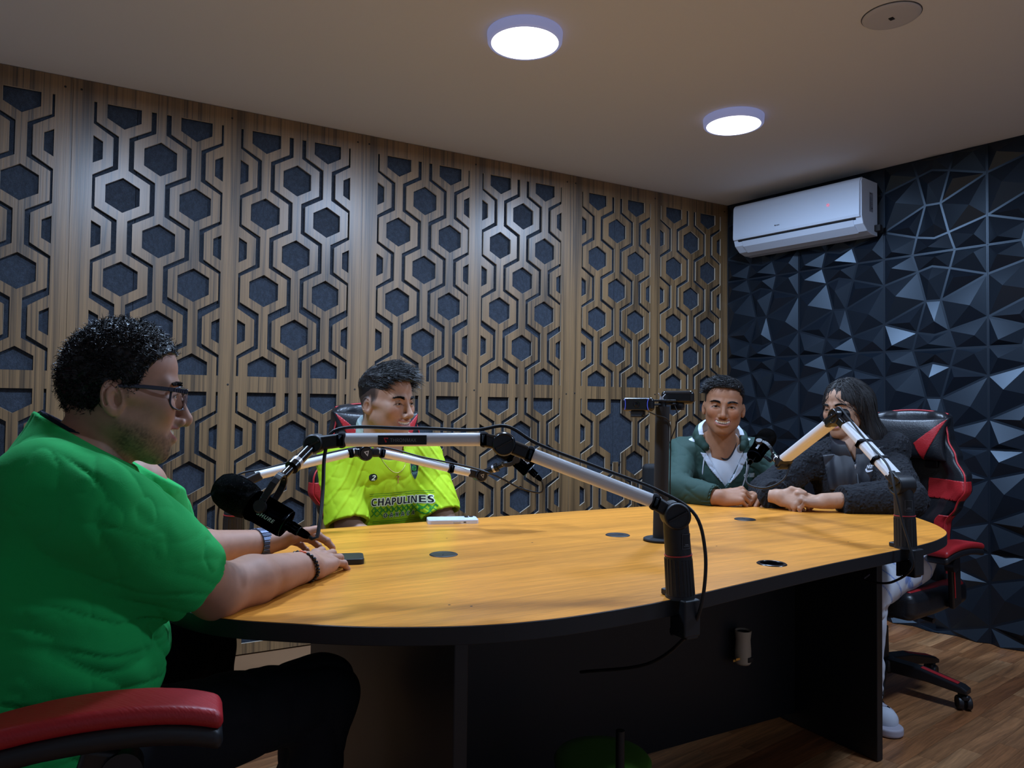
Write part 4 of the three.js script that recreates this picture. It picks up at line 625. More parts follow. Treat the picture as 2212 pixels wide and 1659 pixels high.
// hand, local: wrist at 0, fingers along +z, back of the hand +y, thumb on +x (s = -1 mirrors it)
function handField(o = {}) {
  const s = o.s ?? 1, sc = o.scale ?? 1, curl = o.curl ?? [[0.25, 0.35, 0.25], [0.25, 0.35, 0.25], [0.3, 0.4, 0.25], [0.35, 0.4, 0.3]], spread = o.spread ?? [0.10, 0.02, -0.06, -0.15];
  const KX = [0.027, 0.0085, -0.0095, -0.0265], KZ = [0.090, 0.094, 0.088, 0.078], LEN = [[0.040, 0.026, 0.020], [0.044, 0.029, 0.021], [0.041, 0.027, 0.021], [0.033, 0.021, 0.019]], R = [0.0098, 0.0098, 0.0094, 0.0084], fingers = [];
  for (let f = 0; f < 4; f++) { let p = [KX[f], 0.001 - (f === 3 ? 0.004 : 0), KZ[f]], a = 0; const chain = []; for (let k = 0; k < 3; k++) { a += curl[f][k]; const l = LEN[f][k], q = [p[0] + sin(spread[f]) * cos(a) * l, p[1] - sin(a) * l, p[2] + cos(spread[f]) * cos(a) * l]; chain.push([p, q, R[f] * (1 - 0.09 * k), R[f] * (1 - 0.09 * (k + 1))]); p = q; } fingers.push(chain); }
  const th = o.thumb ?? [[0.047, -0.012, 0.052], [0.060, -0.014, 0.080], [0.064, -0.016, 0.104]];
  const tips = fingers.map((c) => c[2]);
  const f = (x, y, z) => {
    x = x / sc * s; y /= sc; z /= sc;
    let d = capD(x, y, z, [0, -0.003, -0.03], [0, -0.003, 0.012], 0.0255, 0.0245);
    d = max(d, -z - 0.035);
    for (let k = 0; k < 4; k++) d = smin(d, capD(x, y, z, [KX[k] * 0.62, -0.004, 0.012], [KX[k], -0.003, KZ[k] - 0.006], 0.0165, 0.0118), 0.014);
    d = smin(d, capD(x, y, z, [-0.020, -0.012, 0.02], [-0.026, -0.010, 0.062], 0.0130, 0.0105), 0.014);
    d = smin(d, capD(x, y, z, [0.014, -0.009, 0.012], th[0], 0.0165, 0.0125), 0.016);
    let fd = 1;
    for (const c of fingers) { let e = 1; for (const [a, b, ra, rb] of c) e = min(e, smin(capD(x, y, z, a, b, ra, rb), hypot3(x - a[0], y - a[1], z - a[2]) - ra * 1.07, 0.004)); fd = min(fd, e); }
    d = smin(d, fd, 0.007);
    const t = smin(capD(x, y, z, th[0], th[1], 0.0115, 0.0102), capD(x, y, z, th[1], th[2], 0.0104, 0.0088), 0.004);
    return smin(d, t, 0.007) * sc;
  };
  f.nails = (x, y, z) => { x = x / sc * s; y /= sc; z /= sc; for (const [a, b, , r] of tips) { const l = hypot3(b[0] - a[0], b[1] - a[1], b[2] - a[2]), u = [(b[0] - a[0]) / l, (b[1] - a[1]) / l, (b[2] - a[2]) / l], nx = 0, ny = u[2], nz = -u[1], c = [b[0] - u[0] * 0.001 + nx * r, b[1] - u[1] * 0.001 + ny * r, b[2] - u[2] * 0.001 + nz * r]; if (hypot3(x - c[0], (y - c[1]), z - c[2]) < 0.0062) return true; } const b = th[2]; return hypot3(x - b[0] - 0.003 - 0.001, y - b[1] - 0.0075, z - b[2] - 0.001) < 0.0068; };
  return f;
}
function handMatrix(w, to, up) { const z = V().subVectors(V(...to), V(...w)).normalize(), x = V().crossVectors(V(...up), z).normalize(), y = V().crossVectors(z, x); return new THREE.Matrix4().makeBasis(x, y, z).setPosition(V(...w)); }
// trunk in a frame: y from pelvis to neck base, z to the front
function trunkMatrix(pelvis, neck, yaw) { const y = V().subVectors(V(...neck), V(...pelvis)).normalize(), f = V(sin(yaw), 0, cos(yaw)), x = V().crossVectors(y, f).normalize(), z = V().crossVectors(x, y); return new THREE.Matrix4().makeBasis(x, y, z).setPosition(V(...pelvis)); }
function trunkField(L, b) {
  const pel = ell([0, 0.03, -0.01], [b.hip, 0.12, b.hipD]), wa = ell([0, L * 0.36, b.bellyZ ?? 0], [b.waist, 0.17, b.waistD]), ch = ell([0, L * 0.68, 0], [b.chest, 0.17, b.chestD]), sh = cap([-b.sh, L * 0.925, -0.012], [b.sh, L * 0.925, -0.012], b.shR ?? 0.055), trap = ell([0, L * 0.98, -0.02], [0.085, 0.055, 0.055]);
  return (x, y, z) => smin(smin(smin(smin(pel(x, y, z), wa(x, y, z), 0.08), ch(x, y, z), 0.08), sh(x, y, z), 0.06), trap(x, y, z), 0.06);
}
// cloth: soft noise plus creases (ridged noise), in metres
function creases(amp, fx, fy, fz, seed) { return (x, y, z) => { const a = noise3(x * fx + seed, y * fy + 7, z * fz + 3), b = noise3(x * fx * 2.1 + 31, y * fy * 2.1 + seed, z * fz * 2.1), r = 1 - abs(a + 0.35 * b); return amp * (1.6 * r * r * r - 0.5 + 0.35 * b); }; }
// hair: many tapered strands; root(r) -> { p, n } or null
function strands(seed, count, root, o) {
  const r = rand(seed), P = [], N = [], I = []; let made = 0, tries = 0; const seg = o.seg ?? 4;
  while (made < count && tries++ < count * 12) {
    const q = root(r); if (!q) continue; made++;
    let p = V(...q.p), d = o.dir(q, r).normalize(); const len = o.len * (0.7 + 0.6 * r()), rad = o.rad * (0.7 + 0.6 * r()), a0 = r() * 6.28, cs = (o.curl ?? 0) * (0.6 + 0.8 * r()), axis = V(r() - 0.5, r() - 0.5, r() - 0.5).normalize();
    const at = P.length / 3;
    for (let k = 0; k <= seg; k++) {
      const t = k / seg, w = rad * (1 - 0.85 * t * t), u = V(0, 1, 0.3).cross(d).normalize(), v = V().crossVectors(d, u);
      for (let c = 0; c < 3; c++) { const a = a0 + c * 2.094, n = u.clone().multiplyScalar(cos(a)).addScaledVector(v, sin(a)); P.push(p.x + n.x * w, p.y + n.y * w, p.z + n.z * w); N.push(n.x, n.y, n.z); }
      p = p.clone().addScaledVector(d, len / seg);
      if (cs) d.applyAxisAngle(axis, cs / seg); if (o.fall) d.addScaledVector(V(...o.fall), 1 / seg).normalize();
      if (o.bend) o.bend(p, d, t, q);
    }
    for (let k = 0; k < seg; k++) for (let c = 0; c < 3; c++) { const a = at + k * 3 + c, b = at + k * 3 + (c + 1) % 3; I.push(a, b, a + 3, b, b + 3, a + 3); }
  }
  const g = new THREE.BufferGeometry(); g.setAttribute('position', new THREE.Float32BufferAttribute(P, 3)); g.setAttribute('normal', new THREE.Float32BufferAttribute(N, 3)); g.setAttribute('uv', new THREE.BufferAttribute(new Float32Array(P.length / 3 * 2), 2)); g.setIndex(I); return g;
}
// a point of a field's surface seen from c along direction d
function hit(f, c, d, far = 0.22) { let t = far; for (let i = 0; i < 40; i++) { const x = c[0] + d[0] * t, y = c[1] + d[1] * t, z = c[2] + d[2] * t, v = f(x, y, z); if (abs(v) < 0.0004) break; t -= v * 0.8; if (t < 0) return null; } const p = [c[0] + d[0] * t, c[1] + d[1] * t, c[2] + d[2] * t], e = 0.003; const n = V(f(p[0] + e, p[1], p[2]) - f(p[0] - e, p[1], p[2]), f(p[0], p[1] + e, p[2]) - f(p[0], p[1] - e, p[2]), f(p[0], p[1], p[2] + e) - f(p[0], p[1], p[2] - e)).normalize(); return { p, n }; }
const HAIRLINE = [[-0.2, -0.062], [-0.095, -0.070], [-0.055, -0.060], [-0.034, -0.030], [-0.016, 0.012], [-0.004, 0.024], [0.006, -0.006], [0.020, 0.0], [0.030, 0.034], [0.046, 0.056], [0.066, 0.072], [0.2, 0.080]];
function hairline(z, line = HAIRLINE) { for (let i = 0; i + 1 < line.length; i++) if (z <= line[i + 1][0]) { const [a, b] = line[i], [c, d] = line[i + 1]; return lerp(b, d, clamp((z - a) / (c - a), 0, 1)); } return line[line.length - 1][1]; }
// a printed patch cut out of a cloth surface: triangles of g inside the rectangle, lifted a little
function decal(g, m, w, h, lift = 0.0012, deep = 0.08) {
  const inv = m.clone().invert(), p = g.attributes.position, n = g.attributes.normal, I = g.index.array, P = [], N = [], U = [], a = V(), nn = V(), z = V().setFromMatrixColumn(m, 2), loc = [];
  for (let i = 0; i < p.count; i++) { a.fromBufferAttribute(p, i).applyMatrix4(inv); loc.push([a.x, a.y, a.z]); }
  for (let t = 0; t < I.length; t += 3) {
    let ok = true; for (let k = 0; k < 3; k++) { const i = I[t + k], q = loc[i]; nn.fromBufferAttribute(n, i); if (abs(q[0]) > w / 2 || abs(q[1]) > h / 2 || abs(q[2]) > deep || nn.dot(z) < -0.3) { ok = false; break; } }
    if (!ok) continue;
    for (let k = 0; k < 3; k++) { const i = I[t + k], q = loc[i]; P.push(p.getX(i) + n.getX(i) * lift, p.getY(i) + n.getY(i) * lift, p.getZ(i) + n.getZ(i) * lift); N.push(n.getX(i), n.getY(i), n.getZ(i)); U.push(q[0] / w + 0.5, q[1] / h + 0.5); }
  }
  const o = new THREE.BufferGeometry(); o.setAttribute('position', new THREE.Float32BufferAttribute(P, 3)); o.setAttribute('normal', new THREE.Float32BufferAttribute(N, 3)); o.setAttribute('uv', new THREE.Float32BufferAttribute(U, 2)); return o;
}
M.skin = phys({ vertexColors: true, roughness: 0.56, specularIntensity: 0.75 });
M.hair = std({ color: rgb(0.005, 0.0045, 0.005), roughness: 0.42 });
const weave = tex(256, 256, (u, v) => 0.5 + 0.5 * sin(u * 2 * PI * 64) * sin(v * 2 * PI * 64) * 0.6 + 0.4 * (tnoise(u, v, 64, 64, 4) - 0.5), false);
const cloth = (r, g, b, o = {}) => phys({ color: rgb(r, g, b), roughness: 0.9, sheen: 0.25, sheenRoughness: 0.6, sheenColor: rgb(min(1, r * 1.5 + 0.05), min(1, g * 1.5 + 0.05), min(1, b * 1.5 + 0.05)), bumpMap: rep(weave, 14, 14), bumpScale: 0.0003, ...o });
// adds one field as a part of a person whose base is at b
function put(name, f, lo, hi, h, mat, who, label, color) { const b = who.position, g = mesher(f, lo, hi, h, color).translate(-b.x, -b.y, -b.z); return part(name, g, mat, who, label); }
function boundsOf(pts, r) { const lo = [1e9, 1e9, 1e9], hi = [-1e9, -1e9, -1e9]; for (const p of pts) for (let k = 0; k < 3; k++) { lo[k] = min(lo[k], p[k] - r); hi[k] = max(hi[k], p[k] + r); } return [lo, hi]; }
// one continuous skin: head, neck, trunk, arms and hands, each meshed as finely as it needs and joined
function skinMesh(who, o) {
  const hf = headField(o.face), H1 = placed(hf, o.head), T = placed(trunkField(o.L, o.build), o.trunk), hv = o.head.elements, sc = 1;
  const nb = o.neck, hn = V(0, -0.10, -0.032).applyMatrix4(o.head);
  const hands = o.hands.map((h) => ({ f: placed(h.field, h.m), m: h.m, nails: h.field.nails, inv: h.m.clone().invert() }));
  const arm = (x, y, z) => { let d = 1; for (const [s, e, w, ra, rb, rc] of o.arms) { d = min(d, smin(capD(x, y, z, s, e, ra, rb), smin(capD(x, y, z, e, [lerp(e[0], w[0], 0.35), lerp(e[1], w[1], 0.35), lerp(e[2], w[2], 0.35)], rb * 0.97, rb * 1.02), capD(x, y, z, [lerp(e[0], w[0], 0.35), lerp(e[1], w[1], 0.35), lerp(e[2], w[2], 0.35)], w, rb * 1.02, rc), 0.012), 0.02)); } return d; };
  const body = (x, y, z) => smin(smin(T(x, y, z), capD(x, y, z, nb, A3(hn), o.neckR ?? 0.060, 0.052), 0.03), arm(x, y, z), 0.025);
  const all = (x, y, z) => { let d = smin(body(x, y, z), H1(x, y, z), 0.012); for (const h of hands) d = smin(d, h.f(x, y, z), 0.010); return d; };
  const hinv = o.head.clone().invert().elements, S = o.skin, mix = (a, b, t) => [lerp(a[0], b[0], t), lerp(a[1], b[1], t), lerp(a[2], b[2], t)];
  const color = (x, y, z) => {
    const lx = hinv[0] * x + hinv[4] * y + hinv[8] * z + hinv[12], ly = hinv[1] * x + hinv[5] * y + hinv[9] * z + hinv[13], lz = hinv[2] * x + hinv[6] * y + hinv[10] * z + hinv[14], ax = abs(lx);
    const m = 1 + 0.06 * noise3(x * 60, y * 60, z * 60) + 0.05 * noise3(x * 170, y * 170, z * 170); let c = [S[0] * m, S[1] * m, S[2] * m];
    if (hypot3(lx, ly + 0.03, lz) < 0.17) {
      const sm = o.face?.smile ?? 1, my = ly + 0.0655 - sm * 6.5 * ax * ax, w = 0.026 + 0.0045 * sm;
      const lip = sstep(0.0125, 0.0095, abs(my + 0.001)) * sstep(w + 0.003, w - 0.003, ax) * sstep(0.070, 0.078, lz + 11 * ax * ax); c = mix(c, o.lip ?? [S[0] * 0.85, S[1] * 0.52, S[2] * 0.52], lip * 0.85);
      if (lip > 0.2 && abs(my) < 0.0062 && lz + 11 * ax * ax < 0.0885) c = [0.05, 0.012, 0.012];
      if (o.beard) { const b = o.beard(lx, ly, lz) * (0.75 + 0.35 * noise3(x * 420, y * 420, z * 420)); c = mix(c, [0.022, 0.016, 0.015], clamp(b, 0, 0.92)); }
      const lid = o.face?.eye ?? 0.0042, eex = ax - 0.0312, ecy = ly + 0.0009 + eex * eex * (sm > 0.5 ? 14 : 6), eq = hypot(eex / 0.0132, ecy / (lid + 0.0006));
      if (lz > 0.070 && eq < 2.2) c = mix(c, [0.02, 0.012, 0.010], (ecy > 0 ? 0.85 : 0.25) * sstep(1.75, 1.25, eq));
      const scalp = sstep(-0.004, 0.012, ly - hairline(lz, o.line)) * sstep(0.02, 0.035, hypot(ax, 0)) ; if (o.fade) c = mix(c, [0.012, 0.010, 0.010], clamp(o.fade(lx, ly, lz), 0, 0.9));
      c = mix(c, [c[0] * 1.02, c[1] * 0.86, c[2] * 0.84], sstep(0.03, 0.012, hypot3(ax - 0.042, ly + 0.03, lz - 0.078)) * 0.6 + sstep(0.016, 0.008, hypot3(lx, ly + 0.036, lz - 0.108)) * 0.5);
    }
    for (const h of hands) { const e = h.inv.elements, a = e[0] * x + e[4] * y + e[8] * z + e[12], b = e[1] * x + e[5] * y + e[9] * z + e[13], d = e[2] * x + e[6] * y + e[10] * z + e[14]; if (d > 0.06 && hypot3(a, b, d) < 0.24 && h.nails(a, b, d)) c = [min(1, c[0] * 1.2), c[1] * 1.12, c[2] * 1.12]; }
    return c;
  };
  const b = who.position, hc = V(0, -0.01, 0.004).applyMatrix4(o.head), R = 0.150, boxes = [];
  boxes.push([[hc.x - R, V(0, -0.150, 0).applyMatrix4(o.head).y, hc.z - R], [hc.x + R, hc.y + 0.145, hc.z + R], o.cell ?? 0.0024]);
  for (const h of hands) { const c = V(0, -0.012, 0.085).applyMatrix4(h.m), q = 0.122; boxes.push([[c.x - q, c.y - 0.075, c.z - q], [c.x + q, c.y + 0.075, c.z + q], o.handCell ?? 0.0028]); }
  const all_ = [o.trunkBox[0], o.trunkBox[1]];
  const gs = boxes.map(([lo, hi, h]) => mesher(all, lo, hi, h, color)), coarse = mesher(all, all_[0], all_[1], 0.0065, color);
  // where a finer mesh covers a place the coarser ones give way
  const keep = (g, list) => { if (!list.length) return g; const p = g.attributes.position, I = g.index.array, out = []; for (let t = 0; t < I.length; t += 3) { const x = (p.getX(I[t]) + p.getX(I[t + 1]) + p.getX(I[t + 2])) / 3, y = (p.getY(I[t]) + p.getY(I[t + 1]) + p.getY(I[t + 2])) / 3, z = (p.getZ(I[t]) + p.getZ(I[t + 1]) + p.getZ(I[t + 2])) / 3; if (!list.some(([lo, hi, h]) => x > lo[0] + 1.5 * h && x < hi[0] - 2.5 * h && y > lo[1] + 1.5 * h && y < hi[1] - 2.5 * h && z > lo[2] + 1.5 * h && z < hi[2] - 2.5 * h)) out.push(I[t], I[t + 1], I[t + 2]); } g.setIndex(out); return g; };
  gs.forEach((g, i) => keep(g, boxes.slice(0, i)));
  const g = mergeGeometries([...gs, keep(coarse, boxes)]).translate(-b.x, -b.y, -b.z);
  part('body', g, M.skin, who);
  // eyes and teeth
  const place = (geo) => geo.applyMatrix4(o.head).translate(-b.x, -b.y, -b.z), gz = o.gaze ?? [0, 0];
  for (const s of [-1, 1]) part('eye', place(eyeGeo.clone().rotateX(gz[1]).rotateY(gz[0]).translate(s * 0.0312, -0.0010, 0.0735)), M.eye, who);
  if ((o.face?.smile ?? 1) > 0.3) part('teeth', place(teethGeo(o.face?.smile ?? 1)), M.teeth, who, 'white upper teeth');
  // brows
  const bl = (o.browRaise ?? 0);
  for (const sd of [-1, 1]) part('eyebrow', place(strands(17 + sd, 420, (r) => { const s = sd, t = r(), x = lerp(0.0135, 0.049, t), y = 0.0165 + bl + 0.0055 * sin(min(1, t * 1.15) * 2.3) + (r() - 0.5) * 0.0090 * (1 - 0.6 * t); const q = hit(hf, [s * x, y, 0.02], [0, 0, 1], 0.10); return q && { p: q.p, n: q.n, s, t }; }, { len: 0.0085, rad: 0.00042, seg: 2, dir: (q) => V(q.s * 0.85, 0.35 - 0.75 * q.t, 0.10).addScaledVector(q.n, 0.18), curl: 0.3 })), M.hair, who, 'dark eyebrow');
  return { all, body, color, H1, hf, hands, place };
}

// sleeve from the shoulder to fraction k of the way to the elbow (and on to the wrist when it is long); hollow at its hem
function sleeveField(pts, radii, hem) {
  const n = pts.length, a = pts[n - 2], b = pts[n - 1], d = V(b[0] - a[0], b[1] - a[1], b[2] - a[2]).normalize(), r = radii[n - 1];
  const outer = (x, y, z) => { let q = 1; for (let i = 0; i + 1 < n; i++) { const last = i + 2 === n, e = last ? [b[0] + d.x * 0.06, b[1] + d.y * 0.06, b[2] + d.z * 0.06] : pts[i + 1]; q = smin(q, capD(x, y, z, pts[i], e, radii[i], radii[i + 1]), 0.02); } const t = (x - b[0]) * d.x + (y - b[1]) * d.y + (z - b[2]) * d.z, near = hypot3(x - b[0], y - b[1], z - b[2]) < 0.16; return near ? smax(q, t, 0.005) : q; };
  const hole = (x, y, z) => { const t = (x - b[0]) * d.x + (y - b[1]) * d.y + (z - b[2]) * d.z; return max(capD(x, y, z, [b[0] - d.x * 0.06, b[1] - d.y * 0.06, b[2] - d.z * 0.06], [b[0] + d.x * 0.1, b[1] + d.y * 0.1, b[2] + d.z * 0.1], r - hem), -t - 0.05); };
  return { outer, hole };
}
const grown = (b, d) => ({ ...b, hip: b.hip + d, hipD: b.hipD + d, waist: b.waist + d, waistD: b.waistD + d, chest: b.chest + d, chestD: b.chestD + d, sh: b.sh + d * 0.5, shR: (b.shR ?? 0.055) + d * 0.5 });
const mixP = (a, b, t) => [lerp(a[0], b[0], t), lerp(a[1], b[1], t), lerp(a[2], b[2], t)];

// long soft folds: ridges whose crests run square to 'across'
function folds(amp, across, fr, seed, along = 0.22) { const a = V(...across).normalize(), b = V(0.3, 1, 0.2).cross(a).normalize(), c = V().crossVectors(a, b); return (x, y, z) => { const u = (a.x * x + a.y * y + a.z * z) * fr, v = (b.x * x + b.y * y + b.z * z) * fr * along, w = (c.x * x + c.y * y + c.z * z) * fr * along, n = noise3(u + 0.8 * noise3(v * 1.5 + seed, w * 1.5, 5), v + seed, w + 11), r = 1 - min(1, abs(n) * 2.2); return amp * (r * r - 0.35); }; }

// the line where a neck hole (axis a -> b, radii ra, rb) leaves a trunk field, as a soft ring
function neckRing(field, a, b, ra, rb, r, who) {
  const A = V(...a), d = V().subVectors(V(...b), A), z = d.clone().normalize(), x = V().crossVectors(V(0, 0, 1), z).normalize(), y = V().crossVectors(z, x), pts = [];
  for (let i = 0; i < 36; i++) { const t0 = i / 36 * 2 * PI; let p; for (let t = 0; t <= 1.9; t += 0.006) { const q = lerp(ra, rb, min(1, t)); p = A.clone().addScaledVector(d, t).addScaledVector(x, cos(t0) * q).addScaledVector(y, sin(t0) * q); if (field(p.x, p.y, p.z) < 0.001) break; } pts.push(p.sub(who.position)); }
  return new THREE.TubeGeometry(new THREE.CatmullRomCurve3(pts, true, 'centripetal'), 120, r, 7, true);
}
// ---------------------------------------------------------------- the man in the green T-shirt
const SLOW = !globalThis.QUICK;
function greenMan() {
  const who = thing('person', 'man with glasses in a green T-shirt, seen from the side, arms on the table', 'person', [-3.62, 0, 2.09]);
  const head = pose([-3.530, 1.134, 2.087], 1.60, 0.07, 0, 0.99);
  const pelvis = [-3.69, 0.555, 2.10], neck = [-3.578, 1.025, 2.075], yaw = 1.40, trunk = trunkMatrix(pelvis, neck, yaw), L = hypot(0.118, 0.46, 0.025);
  const build = { hip: 0.175, hipD: 0.135, waist: 0.170, waistD: 0.150, bellyZ: 0.035, chest: 0.170, chestD: 0.125, sh: 0.150, shR: 0.058 };
  const shR = [-3.560, 0.962, 2.245], elR = [-3.372, 0.790, 2.105], wrR = [-3.172, 0.7815, 1.933], shL = [-3.490, 0.957, 1.930], elL = [-3.424, 0.797, 1.779], wrL = [-3.213, 0.791, 1.680];
  const hr = handMatrix(wrR, [-3.060, 0.7835, 1.812], [0.05, 1, 0.25]), hl = handMatrix(wrL, [-3.040, 0.800, 1.640], [0.0, 1, -0.35]);
  const o = {
    head, face: { back: 0.90, smile: 1, jaw: 1.04, width: 1.0, eye: 0.0030, mouth: 0.0072, nose: 1.10, neck: 0.93 }, trunk, L, build, neck, neckR: 0.055,
    arms: [[shR, elR, wrR, 0.055, 0.046, 0.030], [shL, elL, wrL, 0.053, 0.044, 0.030]],
    hands: [{ m: hr, field: handField({ s: 1, curl: [[0.10, 0.50, 0.35], [0.12, 0.62, 0.42], [0.18, 0.66, 0.40], [0.22, 0.55, 0.40]], spread: [0.16, 0.04, -0.10, -0.24], thumb: [[0.044, -0.010, 0.050], [0.056, -0.010, 0.078], [0.058, -0.012, 0.100]] }) },
      { m: hl, field: handField({ s: -1, curl: [[0.25, 0.45, 0.3], [0.22, 0.45, 0.3], [0.3, 0.5, 0.3], [0.4, 0.5, 0.3]], spread: [0.06, 0.02, -0.03, -0.08], thumb: [[0.046, 0.000, 0.055], [0.052, 0.002, 0.088], [0.052, 0.004, 0.115]] }) }],
    skin: [0.43, 0.225, 0.150], lip: [0.42, 0.15, 0.13], trunkBox: [[-3.92, 0.42, 1.60], [-2.95, 1.08, 2.38]], gaze: [0.05, 0.1],
    beard: (x, y, z) => { const jawl = sstep(-0.052, -0.075, y + 0.3 * (z - 0.06)) * sstep(-0.135, -0.108, y) * sstep(0.0, 0.03, z + 0.02); const chinb = sstep(-0.083, -0.092, y) * sstep(0.05, 0.072, z) * sstep(0.035, 0.022, abs(x)); const side = sstep(0.035, 0.02, abs(z - 0.022)) * sstep(0.045, 0.058, abs(x)) * sstep(0.01, -0.03, y) * sstep(-0.12, -0.08, y); const must = sstep(0.008, 0.003, abs(y + 0.0535)) * sstep(0.030, 0.02, abs(x)) * sstep(0.07, 0.09, z); return jawl * 0.62 * sstep(0.02, 0.05, abs(x) + 0.02) + chinb * 0.55 + side * 0.15 + must * 0.25; },
  };
  const s = skinMesh(who, o);
  // hair: short, curly, wet-looking
  const hairF = (x, y, z) => { const c = smin(ell([0, 0.027, -0.0065], [0.0775, 0.0915, 0.0850])(x, y, z), ell([0, 0.050, 0.018], [0.066, 0.061, 0.066])(x, y, z), 0.03), n = 0.003 * noise3(x * 70, y * 70, z * 70) + 0.002 * noise3(x * 150, y * 150, z * 150); return smax(c - n, -(y - hairline(z)) * 0.75 - 0.002, 0.008); };
  part('hair', s.place(mergeGeometries([mesher(hairF, [-0.1, -0.09, -0.135], [0.1, 0.135, 0.11], 0.0028),
    strands(3, 7500, (r) => { const d = [r() * 2 - 1, r() * 1.5 - 0.5, r() * 2 - 1], l = hypot3(...d); if (l > 1 || l < 0.2) return null; const q = hit(hairF, [0, 0.01, -0.005], [d[0] / l, d[1] / l, d[2] / l]); if (!q) return null; const dy = q.p[1] - hairline(q.p[2]); if (dy < 0.002) return null; q.k = sstep(0.0, 0.09, dy) * sstep(-0.02, 0.06, q.p[1]); return q; }, { len: 0.0130, rad: 0.0007, seg: 5, curl: 3.2, dir: (q, r) => V(q.n.x, q.n.y, q.n.z).multiplyScalar(0.02 + 0.26 * q.k).add(V(r() - 0.5, -0.2 + 0.3 * q.k, r() - 0.5 + 0.45 * q.k).multiplyScalar(0.9)) })])), M.hair, who, 'short curly black hair');
  // T-shirt
  const crA = folds(0.0075, [0.25, 1, -0.25], 17, 2), crB = folds(0.0045, [0.5, 1, 0.3], 34, 9, 0.16), crS = folds(0.0055, [0.75, 0.5, -0.6], 24, 5, 0.25), crU = creases(0.0012, 24, 24, 24, 9), tr = placed(trunkField(L, { hip: 0.195, hipD: 0.160, waist: 0.190, waistD: 0.172, bellyZ: 0.035, chest: 0.187, chestD: 0.143, sh: 0.158, shR: 0.066 }), trunk), ti = trunk.clone().invert().elements;
  const slR = sleeveField([shR, mixP(shR, [elR[0] - 0.012, elR[1] - 0.014, elR[2] + 0.006], 0.72)], [0.079, 0.0820], 0.010), slL = sleeveField([shL, mixP(shL, elL, 0.7)], [0.077, 0.074], 0.010);
  const nk = V(0, -0.10, -0.032).applyMatrix4(head), collar = cap([neck[0] - 0.008, neck[1] - 0.03, neck[2]], [nk.x - 0.012, nk.y + 0.055, nk.z], 0.084, 0.071), hole = cap([nk.x - 0.004, nk.y + 0.14, nk.z], [neck[0], neck[1] - 0.01, neck[2]], 0.059, 0.064), lip = (x, y) => (y - 1.055 + 0.62 * (x + 3.575)) * 0.85;
  const shirt = (x, y, z) => {
    let d = smin(tr(x, y, z), slR.outer(x, y, z), 0.024); d = smin(d, slL.outer(x, y, z), 0.045); d = smin(d, collar(x, y, z), 0.035);
    const ly = ti[1] * x + ti[5] * y + ti[9] * z + ti[13];
    const low = sstep(0.40, 0.20, ly), arm_ = sstep(0.06, -0.02, slR.outer(x, y, z)) * sstep(0.02, 0.06, tr(x, y, z) + 0.03);
    d += crA(x, y, z) * low * (1 - arm_) + crB(x, y, z) * (0.25 + 0.6 * low) + crS(x, y, z) * arm_ + crU(x, y, z);
    d = smax(d, -(ly + 0.075), 0.02);
    d = smax(d, lip(x, y), 0.004); d = smax(d, -hole(x, y, z), 0.004); return smax(smax(d, -slR.hole(x, y, z), 0.003), -slL.hole(x, y, z), 0.003);
  };
  put('shirt', shirt, [-3.95, 0.42, 1.70], [-3.28, 1.12, 2.44], 0.0045, cloth(0.006, 0.420, 0.085, { roughness: 0.95 }), who, 'green cotton T-shirt');
  // dark inner band of the neckline
  const band = (x, y, z) => max(abs(hole(x, y, z) - 0.0020) - 0.0026, abs(lip(x, y) - 0.001) - 0.0050);
  put('collar_band', band, [-3.70, 0.96, 1.95], [-3.44, 1.16, 2.2], 0.003, cloth(0.006, 0.008, 0.03), who, 'dark blue collar band');
  // trousers
  const crT = creases(0.004, 12, 12, 12, 5), hipC = [-3.70, 0.565, 2.10], kR = [-3.135, 0.510, 1.925], kL = [-3.325, 0.545, 1.560];
  const legs = (x, y, z) => { let d = ell([-3.70, 0.545, 2.10], [0.17, 0.115, 0.195])(x, y, z); d = smin(d, capD(x, y, z, [-3.66, 0.560, 2.17], kR, 0.098, 0.074), 0.05); d = smin(d, capD(x, y, z, [-3.64, 0.560, 2.00], kL, 0.095, 0.074), 0.05); d = smin(d, capD(x, y, z, kR, [-3.20, 0.09, 1.95], 0.073, 0.052), 0.03); d = smin(d, capD(x, y, z, kL, [-3.30, 0.09, 1.58], 0.073, 0.052), 0.03); return max(d + crT(x, y, z), -(y - 0.06)); };
  put('trousers', legs, [-3.95, 0.03, 1.44], [-3.02, 0.72, 2.36], 0.008, cloth(0.006, 0.008, 0.013, { sheen: 0.1 }), who, 'black trousers');
  for (const [k, a, b] of [[0, [-3.26, 0.04, 1.95], [-3.08, 0.035, 1.94]], [1, [-3.34, 0.04, 1.58], [-3.17, 0.035, 1.57]]]) put('shoe', (x, y, z) => max(smin(capD(x, y, z, a, b, 0.046, 0.042), capD(x, y, z, a, [a[0] + 0.04, 0.09, a[2]], 0.044, 0.040), 0.03), -(y - 0.002)), [a[0] - 0.07, -0.01, a[2] - 0.07], [b[0] + 0.07, 0.15, b[2] + 0.07], 0.006, M.blackMatte, who);
  // glasses
  {
    const g = [], fr = (s) => { const c = []; const w = 0.0265, h = 0.0195; for (let i = 0; i <= 28; i++) { const a = i / 28 * 2 * PI, e = 4.2, ca = cos(a), sa = sin(a); c.push(V(s * 0.0335 + w * Math.sign(ca) * pow(abs(ca), 2 / e), -0.004 + h * Math.sign(sa) * pow(abs(sa), 2 / e), 0.102 - 9 * 0.0008 * pow((s * 0.0335 + w * ca) / 0.03, 2))); } return c; };
    const frame = []; for (const s of [-1, 1]) { const cu = new THREE.CatmullRomCurve3(fr(s).slice(0, -1), true, 'centripetal'); frame.push(new THREE.TubeGeometry(cu, 56, 0.0019, 6, true)); }
